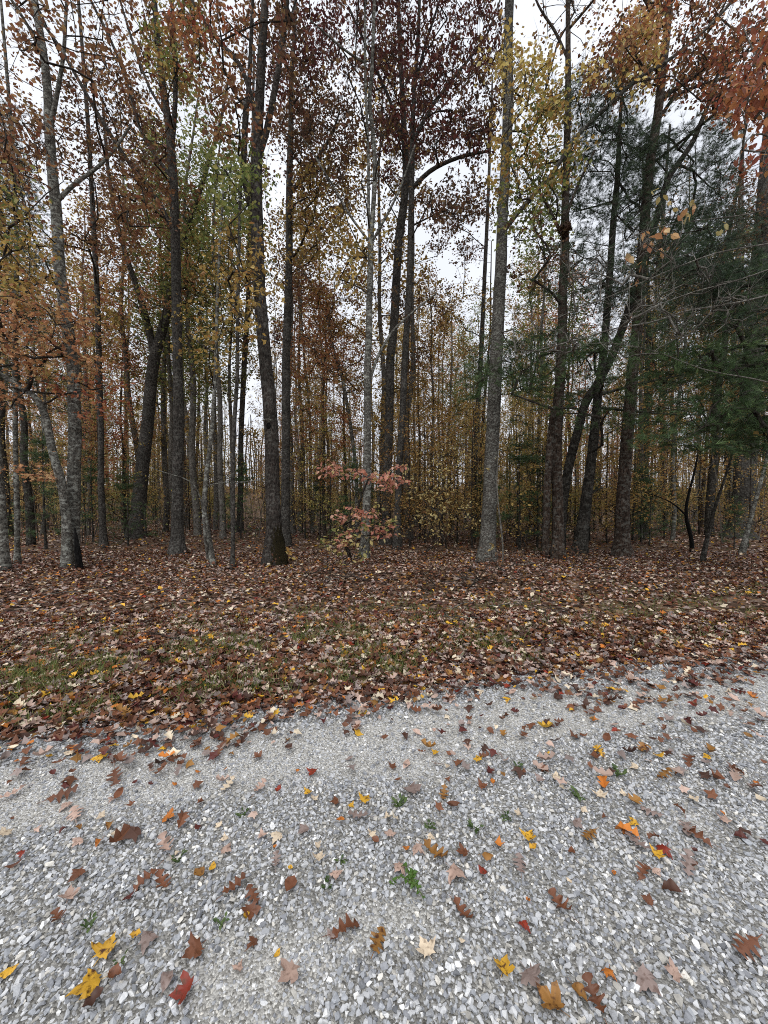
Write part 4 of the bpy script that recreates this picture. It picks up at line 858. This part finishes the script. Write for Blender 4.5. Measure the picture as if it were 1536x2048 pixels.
def maple_leaf(seed, curl, n_in=2):
    r = RS(seed)
    out = [(0, 0), (.17, .02), (.36, -.03), (.29, .12), (.5, .22), (.66, .4), (.5, .44), (.44, .56), (.24, .5), (.26, .68), (.13, .8), (0, 1.02),
           (-.13, .8), (-.26, .68), (-.24, .5), (-.44, .56), (-.5, .44), (-.66, .4), (-.5, .22), (-.29, .12), (-.36, -.03), (-.17, .02)]
    out = np.array(out) + r.normal(0, .02, (22, 2)); c = np.array([0, .3]); V = [(0, .3, 0)]; T = []
    ax = r.uniform(0, 3.14); d = np.array([math.cos(ax), math.sin(ax)])
    def zf(p): 
        e = (p - c); return curl * (float(e @ d) ** 2) * 1.6 + .12 * math.sin(p[0] * 9 + seed) * abs(e[0]) - .05 * np.linalg.norm(e) * math.cos(p[1] * 8 + seed)
    for f in (.5, 1.0):
        for p in out:
            q = c + (p - c) * f; V.append((q[0], q[1], zf(q)))
    for i in range(22):
        j = (i + 1) % 22; T += [(0, 1 + i, 1 + j), (1 + i, 23 + i, 23 + j), (1 + i, 23 + j, 1 + j)]
    q = len(V); V += [(-.012, -.35, .04), (.012, -.35, .04), (.012, .02, 0), (-.012, .02, 0)]; T += [(q, q + 1, q + 2), (q, q + 2, q + 3)]
    return np.array(V), np.array(T)
SHAPES = {'m': [maple_leaf(k, c) for k, c in enumerate((.2, .4, -.3, .6, -.5))],
          'o': [strip_leaf(oak_prof, 25, c, f, k) for k, (c, f) in enumerate(((.25, .25), (-.3, .4), (.45, .55), (.1, -.3)))],
          'e': [strip_leaf(ovate_prof, 9, c, f, k + 9) for k, (c, f) in enumerate(((.2, .35), (-.35, .6), (.5, 1.0), (.2, -.3)))]}
SIZE = {'m': .068, 'o': .096, 'e': .065}
LMESH = {k: [np_mesh('fallen_leaf', v * SIZE[k] - np.array([0, SIZE[k] * .4, 0]), t, None, None, True, M_FALLEN) for v, t in lst] for k, lst in SHAPES.items()}
LSPEC = {'m': 'maple leaf', 'o': 'lobed oak leaf', 'e': 'oval leaf'}
lr_ = RS(31)
def fallen(u, v, k, c, s, rot=None):
    p = on_ground(u, v); vi = lr_.randint(len(LMESH[k]))
    o = obj('fallen_leaf', LMESH[k][vi])
    sd = float(road_s(p[0], p[1])); 
    where = ('on the coarse gravel' if coarse(p[0], p[1]) > .5 and sd > .9 else 'on the fine wheel track') if sd > .3 else ('at the leafy edge of the gravel' if sd > -.1 else 'on the grassy verge')
    size = '' if .55 <= s <= 1.15 else ('small ' if s < .55 else 'large ')
    o['label'] = f'{size}{LNAME[c]} {LSPEC[k]} lying {where}'; o['category'] = 'leaf'; o['group'] = o['label'] + 's'
    o.location = (p[0], p[1], p[2] + .02 + .008 * s); o.scale = (s, s, s)
    o.rotation_euler = (lr_.normal(0, .16), lr_.normal(0, .16), lr_.uniform(0, 6.283) if rot is None else rot)
    col = lin(LCOL[c]) * lr_.uniform(.82, 1.12); o.color = (*col, {'Y': 1, 'O': .9, 'R': .8, 'K': 1}.get(c, .55))
L7 = '''350,970,m,Y,1.35 385,1030,e,N,.9 425,820,m,Y,1.1 545,770,e,Y,.6 595,775,m,G,.9 775,830,m,B,1.0 460,930,e,B,.8 30,915,e,Y,.8 665,955,e,G,.9 735,995,m,R,1.0 950,900,m,T,.55 1015,790,m,B,.7 1110,835,e,Y,.45
1155,925,m,T,1.0 1325,760,m,G,.5 1370,745,o,B,1.2 1510,800,o,K,1.1 235,705,o,B,.8 275,605,m,T,.85 310,525,m,B,1.0 65,475,e,B,1.0 85,430,m,R,.5 515,610,m,D,.55 590,530,o,B,1.0 645,550,o,B,1.0 800,520,e,K,.95 850,485,e,Y,.65
930,575,o,B,1.0 1015,610,o,B,.9 1000,675,m,B,.9 985,690,e,Y,.5 1165,560,e,B,1.1 1160,490,e,Y,.4 1105,470,o,G,.8 1215,340,m,G,.9 1275,450,m,P,.75 1345,520,m,T,.7 1270,400,m,P,.45 1050,360,m,T,.65 1105,365,m,P,.8 1100,405,e,O,.4
905,415,m,T,.7 900,375,m,P,.6 665,415,o,T,1.1 710,430,e,P,.5 790,325,m,D,.5 875,315,m,P,.5 675,285,m,O,.95 440,315,e,K,.8 460,355,e,P,.7 400,385,e,O,.75 310,385,m,T,.7 315,330,e,K,.6 250,340,e,D,.6 300,280,o,T,1.2 405,285,m,P,.6
25,350,m,P,.85 50,290,e,B,.35 150,330,m,T,.5 260,240,m,T,.8 445,210,m,T,.5 805,225,m,B,.65 540,145,e,D,.6 600,155,e,D,.5 700,150,m,O,.45 1340,220,m,B,.7 1230,185,m,Y,.65 1255,210,m,P,.6 1115,180,e,R,.7 1035,175,o,T,.9 1250,105,m,R,.9
1190,95,e,O,.45 1460,215,m,Y,.95 1405,240,m,Y,.5 1440,285,o,G,1.1 1365,300,e,O,.7 1490,355,m,P,.6 1505,380,e,B,.6 460,115,o,B,1.35 240,200,o,B,1.45 210,105,e,D,.7 285,105,e,B,.6 200,35,m,Y,.55 65,60,e,O,.5 450,45,m,D,.9 720,75,e,B,.8
790,100,e,O,.55 900,90,e,O,.45 870,35,o,B,1.1 1030,40,m,B,.8 920,150,o,P,1.0 60,190,o,T,1.2 830,10,m,K,.6 590,35,e,B,.5 520,50,m,T,.7'''
L8 = '''110,185,m,G,1.35 205,25,m,Y,.65 375,50,m,Y,.75 35,80,m,B,.7 220,70,o,G,.8 255,80,m,P,.5 430,95,m,T,.6 255,135,m,B,.5 240,185,o,K,.9 395,160,m,B,.85 435,145,e,O,.6 535,270,m,P,.5 15,285,m,P,.6 25,350,m,T,.7 575,365,m,Y,.95 595,415,e,Y,.65
410,445,e,K,.8 545,485,o,G,1.0 315,430,m,B,.8 85,410,e,O,.6 130,415,m,T,.8 190,365,m,P,.6 195,435,o,K,1.3 290,510,m,T,1.2 398,505,e,R,.7 60,490,m,T,.8 305,670,o,B,1.0 560,720,m,R,.6 577,625,e,O,.35 315,785,e,P,.4 165,820,m,P,.95 480,895,m,Y,.85
590,940,m,G,1.05 665,1040,m,K,1.2 775,990,e,K,.8 850,1040,o,B,1.0 895,915,m,O,.6 1055,950,m,G,1.1 1155,915,m,T,.7 1460,810,o,B,1.3 1155,580,e,N,1.1 1055,625,m,B,.7 715,660,o,B,1.1 750,425,e,B,.7 740,550,e,P,.4 920,515,e,O,.4 1000,305,m,Y,.75
825,355,o,K,1.05 970,350,e,O,.7 1000,385,o,G,1.2 1115,420,m,R,.9 1095,435,m,Y,.8 1215,490,o,G,1.1 1240,470,e,B,.6 1035,510,o,B,.95 1090,505,m,T,.5 1260,370,o,B,1.3 1210,320,o,G,1.05 1430,365,e,D,.8 1520,390,e,D,.7 1240,425,e,D,.5 1360,295,m,T,.7
1355,270,e,O,.4 1235,215,m,P,.7 1115,115,o,K,1.05 1000,80,m,P,.75 865,195,m,P,.9 955,190,m,P,.5 800,255,m,P,.5 885,285,e,B,.6 775,315,m,G,.8 1080,270,o,G,1.05 690,125,m,P,.8 620,130,m,G,.7 645,90,m,B,.7 840,40,m,B,.9 1100,40,m,Y,.85 1220,60,o,B,1.15
1290,40,m,Y,.65 1490,150,e,O,.45 1370,165,e,B,.55 1170,105,e,O,.4 620,40,e,O,.5 655,25,e,Y,.45 560,100,e,B,.5 1030,20,o,K,1.0 1400,90,m,T,.7 1520,60,e,B,.6'''
nl_ = 0
for txt, ox in ((L7, 0), (L8, 768)):
    for tok in txt.split():
        a = tok.split(','); fallen(ox + float(a[0]) / 2, 1500 + float(a[1]) / 2, a[2], a[3], float(a[4])); nl_ += 1
codes = list('BBBBTTTGGNNDPKOYYR')
while nl_ < 300:
    u = lr_.uniform(-10, 1546); ve = 1480 - 190 * u / 1536
    v = ve + lr_.exponential(55) - 25
    if v > 1540: continue
    fallen(u, v, 'mmmoee'[lr_.randint(6)], codes[lr_.randint(len(codes))], lr_.uniform(.5, 1.15)); nl_ += 1

# the carpet of leaves nobody could count
fr = RS(63); acc = Acc()
LOW = {'m': [], 'o': [], 'e': []}
for k in range(5):
    c_ = (.3, .6, -.4, .9, -.2)[k]; r = RS(300 + k)
    out = np.array([(0, 0), (.3, 0), (.3, .2), (.62, .4), (.28, .5), (0, 1), (-.28, .5), (-.62, .4), (-.3, .2), (-.3, 0)], float)
    dd = np.array([math.cos(k * 1.3), math.sin(k * 1.3)]); zz = [(c_ * float((p - [0, .35]) @ dd) ** 2 * 1.5 + r.normal(0, .05)) for p in out]
    LOW['m'].append(fan([(p[0], p[1] - .4, z) for p, z in zip(out, zz)], (0, -.05, 0)))
for k in range(3):
    V, T = strip_leaf(lambda q, r: [.06, .3, .14, .36, .12, .25, 0][int(round(q * 6))], 7, (.3, -.3, .5)[k], (.3, .7, .9)[k], 330 + k); V[:, 1] -= .4; LOW['o'].append((V[:-4], T[:-2]))
    V, T = strip_leaf(ovate_prof, 5, (.3, -.3, .5)[k], (.3, .7, 1.)[k], 340 + k); V[:, 1] -= .4; LOW['e'].append((V[:-4], T[:-2]))
LIT = np.array([lin(LCOL[c]) for c in 'BNTGDKOYPR']); LITP = np.array([.34, .15, .165, .135, .055, .055, .02, .018, .057, .005])
MED = {'m': [fan([(0, -.4, 0), (.5, -.2, c_), (.55, .1, .1), (0, .6, -c_), (-.55, .1, c_), (-.5, -.2, .1)], (0, 0, 0)) for c_ in (.15, -.15)], 'o': [(SLIM[0] * [1.3, 1, 2] - [0, .4, 0], SLIM[1])], 'e': [(KITE[0] * [.9, 1, 2] - [0, .4, 0], KITE[1])]}
def carpet(n, sampler, lift=.05, sc=1.0, LOW=LOW):
    x, y = sampler(n); z = ground_z(x, y) + fr.uniform(.0, lift, len(x)) + .018 * (road_s(x, y) > .1)
    ks = fr.choice(3, len(x), p=[.55, .25, .2])
    for q, kk in enumerate('moe'):
        for vi, (tv, tt) in enumerate(LOW[kk]):
            s = (ks == q) & (fr.randint(0, len(LOW[kk]), len(x)) == vi) if vi < len(LOW[kk]) - 1 else (ks == q) & ~done
            if vi == 0: done = np.zeros(len(x), bool)
            s = s & ~done; done = done | s; m = int(s.sum())
            if not m: continue
            th = fr.uniform(0, 6.283, m); d = np.stack([np.cos(th), np.sin(th), fr.normal(0, .25, m)], -1); nn = unit(np.stack([fr.normal(0, .33, m), fr.normal(0, .33, m), np.ones(m)], -1))
            V, T = place(tv, tt, np.stack([x[s], y[s], z[s]], -1), d, nn, SIZE[kk] * sc * fr.uniform(.55, 1.2, m))
            C = LIT[fr.choice(len(LIT), m, p=LITP)] * fr.uniform(.7, 1.2, (m, 1)); acc.add(V, T, None, np.repeat(C, len(tv), 0))
def verge(n, y0, y1):
    y = y0 + (y1 - y0) * fr.uniform(0, 1, n * 3) ** .75; x = fr.uniform(-1, 1, n * 3) * (y * 1.05 + 1.2); s = road_s(x, y)
    p = np.where(s < -.15, np.where(s > -1.6, .55 + .4 * wav(x, y, 2.1), 1.0), np.clip(.9 * np.exp(-(s + .15) / (.2 + .13 * wav(x, y, 2.7))), 0, 1))
    k = fr.uniform(0, 1, n * 3) < p; return x[k][:n], y[k][:n]
def deep(n):
    y = 11 + 22 * fr.uniform(0, 1, n) ** .8; x = fr.uniform(-1, 1, n) * (y * 1.05 + 1); return x, y
done = None
def strewn(n):                                       # leaves blown over the gravel, more of them where the road leads off under the trees
    x = fr.uniform(-3.2, 7.5, n * 8); y = fr.uniform(1.0, 7.0, n * 8); s = road_s(x, y)
    p = np.where((s > .1) & in_view(x, y, .3), (.12 + .75 * sstep(-.5, 3.0, x)) * np.exp(-np.clip(s - .1, 0, 9) / 1.1), 0) * (y > 1.7)
    k = fr.uniform(0, 1, n * 8) < p; return x[k][:n], y[k][:n]
carpet(1100, strewn, .03, .95)
def banked(n):                                       # leaves caught against the feet of the front trees
    t = [q for q in FRONT_BASES for _ in range(n // len(FRONT_BASES))]; t = np.array(t); a = fr.uniform(0, 6.283, len(t)); rr = .12 + np.abs(fr.normal(0, .2, len(t)))
    return t[:, 0] + np.cos(a) * rr, t[:, 1] + np.sin(a) * rr
FRONT_BASES = [(t.location[0], t.location[1]) for t in TREES if t.location[1] < 13.5 and t.get('group') is None]
carpet(80 * len(FRONT_BASES), banked, .13, 1.05, MED)

carpet(34000, lambda n: verge(n, 2.0, 5.2), .045, .92); carpet(44000, lambda n: verge(n, 5.2, 11.5), .05, .95, MED); carpet(34000, deep, .05, 1.45, MED)
obj('fallen_leaves', acc.mesh('fallen_leaves', M_LITTER), kind='stuff', label='carpet of brown tan and mauve fallen leaves', category='leaves')

# ------------------------------------------------------------------ grass on the verge, weeds in the gravel, fallen sticks
acc = Acc(); n = 300000
y = 2.2 + 5 * fr.uniform(0, 1, n); x = fr.uniform(-1, 1, n) * (y + 1); s = road_s(x, y)
dens = sstep(-.05, -.3, s) * sstep(-3.2, -.9, s) * np.clip(.16 + .6 * wav(x * 1.3 + 1, y * 1.6, 2.4) + .35 * wav(x, y, 7.1), 0, .42) * (.25 + .75 * sstep(2.5, -.5, x))
k = fr.uniform(0, 1, n) < dens; x, y = x[k], y[k]; m = len(x)
BLADE = (t_((-.03, 0, 0), (.03, 0, 0), (-.02, .55, .06), (.02, .55, .06), (0, 1, .3)).astype(float), t_((0, 1, 3), (0, 3, 2), (2, 3, 4)))
V, T = place(BLADE[0], BLADE[1], np.stack([x, y, ground_z(x, y)], -1), unit(np.stack([fr.normal(0, .55, m), fr.normal(0, .55, m), np.ones(m)], -1)), unit(fr.normal(0, 1, (m, 3))), fr.uniform(.06, .13, m))
GC = np.array([lin(c) for c in ('#5f6f36', '#70803e', '#4f6030', '#848450', '#8f8a5c')])
acc.add(V, T, None, np.repeat(GC[fr.randint(0, 5, m)], 5, 0))
obj('grass', acc.mesh('grass', M_GRASS), kind='stuff', label='short grass showing through the leaves on the verge', category='grass')

def weed(u, v, n, ln, label, seed, long=False):
    ln = ln * .62
    r = RS(seed); p = on_ground(u, v); root = thing('weed', p + np.array([0, 0, .005]), label, 'weed')
    if long:
        for k in range(n):
            th = r.uniform(0, 6.28) if k > 2 else (1.7, 2.9, 5.1)[k]; q = np.linspace(0, 1, 7)[:, None]
            L_ = ln * (1 if k < 3 else .5); pts = np.concatenate([np.cos(th + q * .3) * q * L_, np.sin(th + q * .3) * q * L_, .02 + .03 * np.sin(q * 3)], 1)
            a = Acc(); V, T, Q = tube(pts, np.linspace(.003, .0015, 7), 4); a.add(V, T, Q, np.tile(lin('#5a6b34'), (len(V), 1)))
            m_ = 16; tt = r.uniform(.15, 1, m_); pos = np.stack([np.interp(tt, q[:, 0], pts[:, j]) for j in range(3)], -1)
            V, T = place(OVATE[0], OVATE[1], pos, r.normal(0, 1, (m_, 3)) * np.array([1, 1, .4]), unit(r.normal(0, .4, (m_, 3)) + [0, 0, 1]), r.uniform(.012, .022, m_)); a.add(V, T, None, np.tile(lin('#51702f'), (len(V), 1)))
            obj('stem', a.mesh('stem', M_GRASS), root)
    else:
        for k in range(n):
            th = r.uniform(0, 6.28); a = Acc(); m_ = 3
            pos = np.stack([np.cos(th) * np.linspace(0, .6, m_), np.sin(th) * np.linspace(0, .6, m_), np.linspace(.02, .5, m_)], -1) * ln
            V, T = place(OVATE[0], OVATE[1], pos, np.stack([np.full(m_, math.cos(th)), np.full(m_, math.sin(th)), r.uniform(.1, .8, m_)], -1) + r.normal(0, .4, (m_, 3)), unit(r.normal(0, .3, (m_, 3)) + [0, 0, 1]), ln * r.uniform(.45, .8, m_))
            obj('leaf', np_mesh('leaf', V, T, None, np.tile(lin(['#4c5f34', '#5a6c3c', '#40532d'][r.randint(3)]), (len(V), 1)), False, M_GRASS), root)
weed(820, 1780, 6, .13, 'sprawling green weed with long leafy runners on the gravel', 1, True)
for i, (u, v, n, ln, lab) in enumerate(((182, 1857, 7, .05, 'small green weed near the two spotted yellow maple leaves'), (442, 1852, 5, .045, 'narrow green weed sprouting between loose stones'), (242, 1930, 4, .04, 'tiny weed between a yellow leaf and a brown one'), (357, 1722, 7, .05, 'low weed beside a tan oak leaf'), (681, 1725, 6, .045, 'low weed beside a pale cream maple leaf'), (655, 1775, 6, .045, 'grassy weed below the tan maple leaf'),
        (485, 1635, 5, .05, 'weed under a small cream leaf'), (798, 1615, 8, .07, 'green weed beside the large mauve maple leaf'), (950, 1660, 8, .06, 'feathery green weed on the gravel ridge'), (1033, 1540, 7, .06, 'spreading green weed near the wheel track'), (1158, 1597, 8, .07, 'weed in dry debris on the gravel ridge'), (1240, 1552, 7, .07, 'weed among the scattered leaves past the gravel ridge'), (1013, 1642, 6, .05, 'thin weed by a small cream maple leaf'), (860, 1660, 6, .05, 'weed near the salmon leaves on the ridge'))):
    weed(u, v, n, ln, lab, 20 + i)
for i, (u, v, L_, th, lab) in enumerate(((235, 1085, 1.1, .2, 'fallen grey branch on the leaves behind the lichen-barked tree'), (345, 1090, .8, 0, 'short pale fallen stick beside the tall grey oak'), (1040, 1135, 1.4, .5, 'thin fallen stick slanting near the white sapling'), (1190, 1140, 1.1, 2.6, 'thin dead stick below the black leaning pine'), (700, 1160, .8, 2.8, 'crooked stick lying under the pink-leaved bush'))):
    p = on_ground(u, v); r = RS(60 + i); q = np.linspace(-.5, .5, 8)[:, None]
    pts = np.concatenate([math.cos(th) * q * L_, math.sin(th) * q * L_, .07 + .05 * q + r.normal(0, .02, (8, 1))], 1); V, T, Q = tube(pts, np.linspace(.02, .007, 8), 6)
    o = obj('fallen_branch', np_mesh('fallen_branch', V, T, Q, None, True, B_TWIGP if i < 3 else B_TWIG), label=lab, category='branch'); o.location = p
for i in range(22):
    r = RS(90 + i); u, v = r.uniform(20, 1510), r.uniform(1135, 1300); p = on_ground(u, v); L_ = r.uniform(.25, .75); th = r.uniform(0, 3.14); q = np.linspace(-.5, .5, 7)[:, None]
    pts = np.concatenate([math.cos(th) * q * L_ + r.normal(0, .015, (7, 1)), math.sin(th) * q * L_ + r.normal(0, .015, (7, 1)), .06 + .04 * q + r.normal(0, .012, (7, 1))], 1); V, T, Q = tube(pts, np.linspace(.009, .004, 7), 5); a = Acc(); a.add(V, T, Q)
    f = pts[4] + np.outer(np.linspace(0, 1, 4), np.array([math.cos(th + .7), math.sin(th + .7), .1]) * L_ * .3); a.add(*tube(f, np.linspace(.005, .002, 4), 4))
    pale = i % 2; lab = ('pale' if pale else 'dark') + (' short' if L_ < .5 else ' long') + ' forked twig lying on the leaf carpet'
    o = obj('fallen_twig', a.mesh('fallen_twig', B_TWIGP if pale else B_TWIG, True), label=lab, category='twig', group=lab); o.location = p
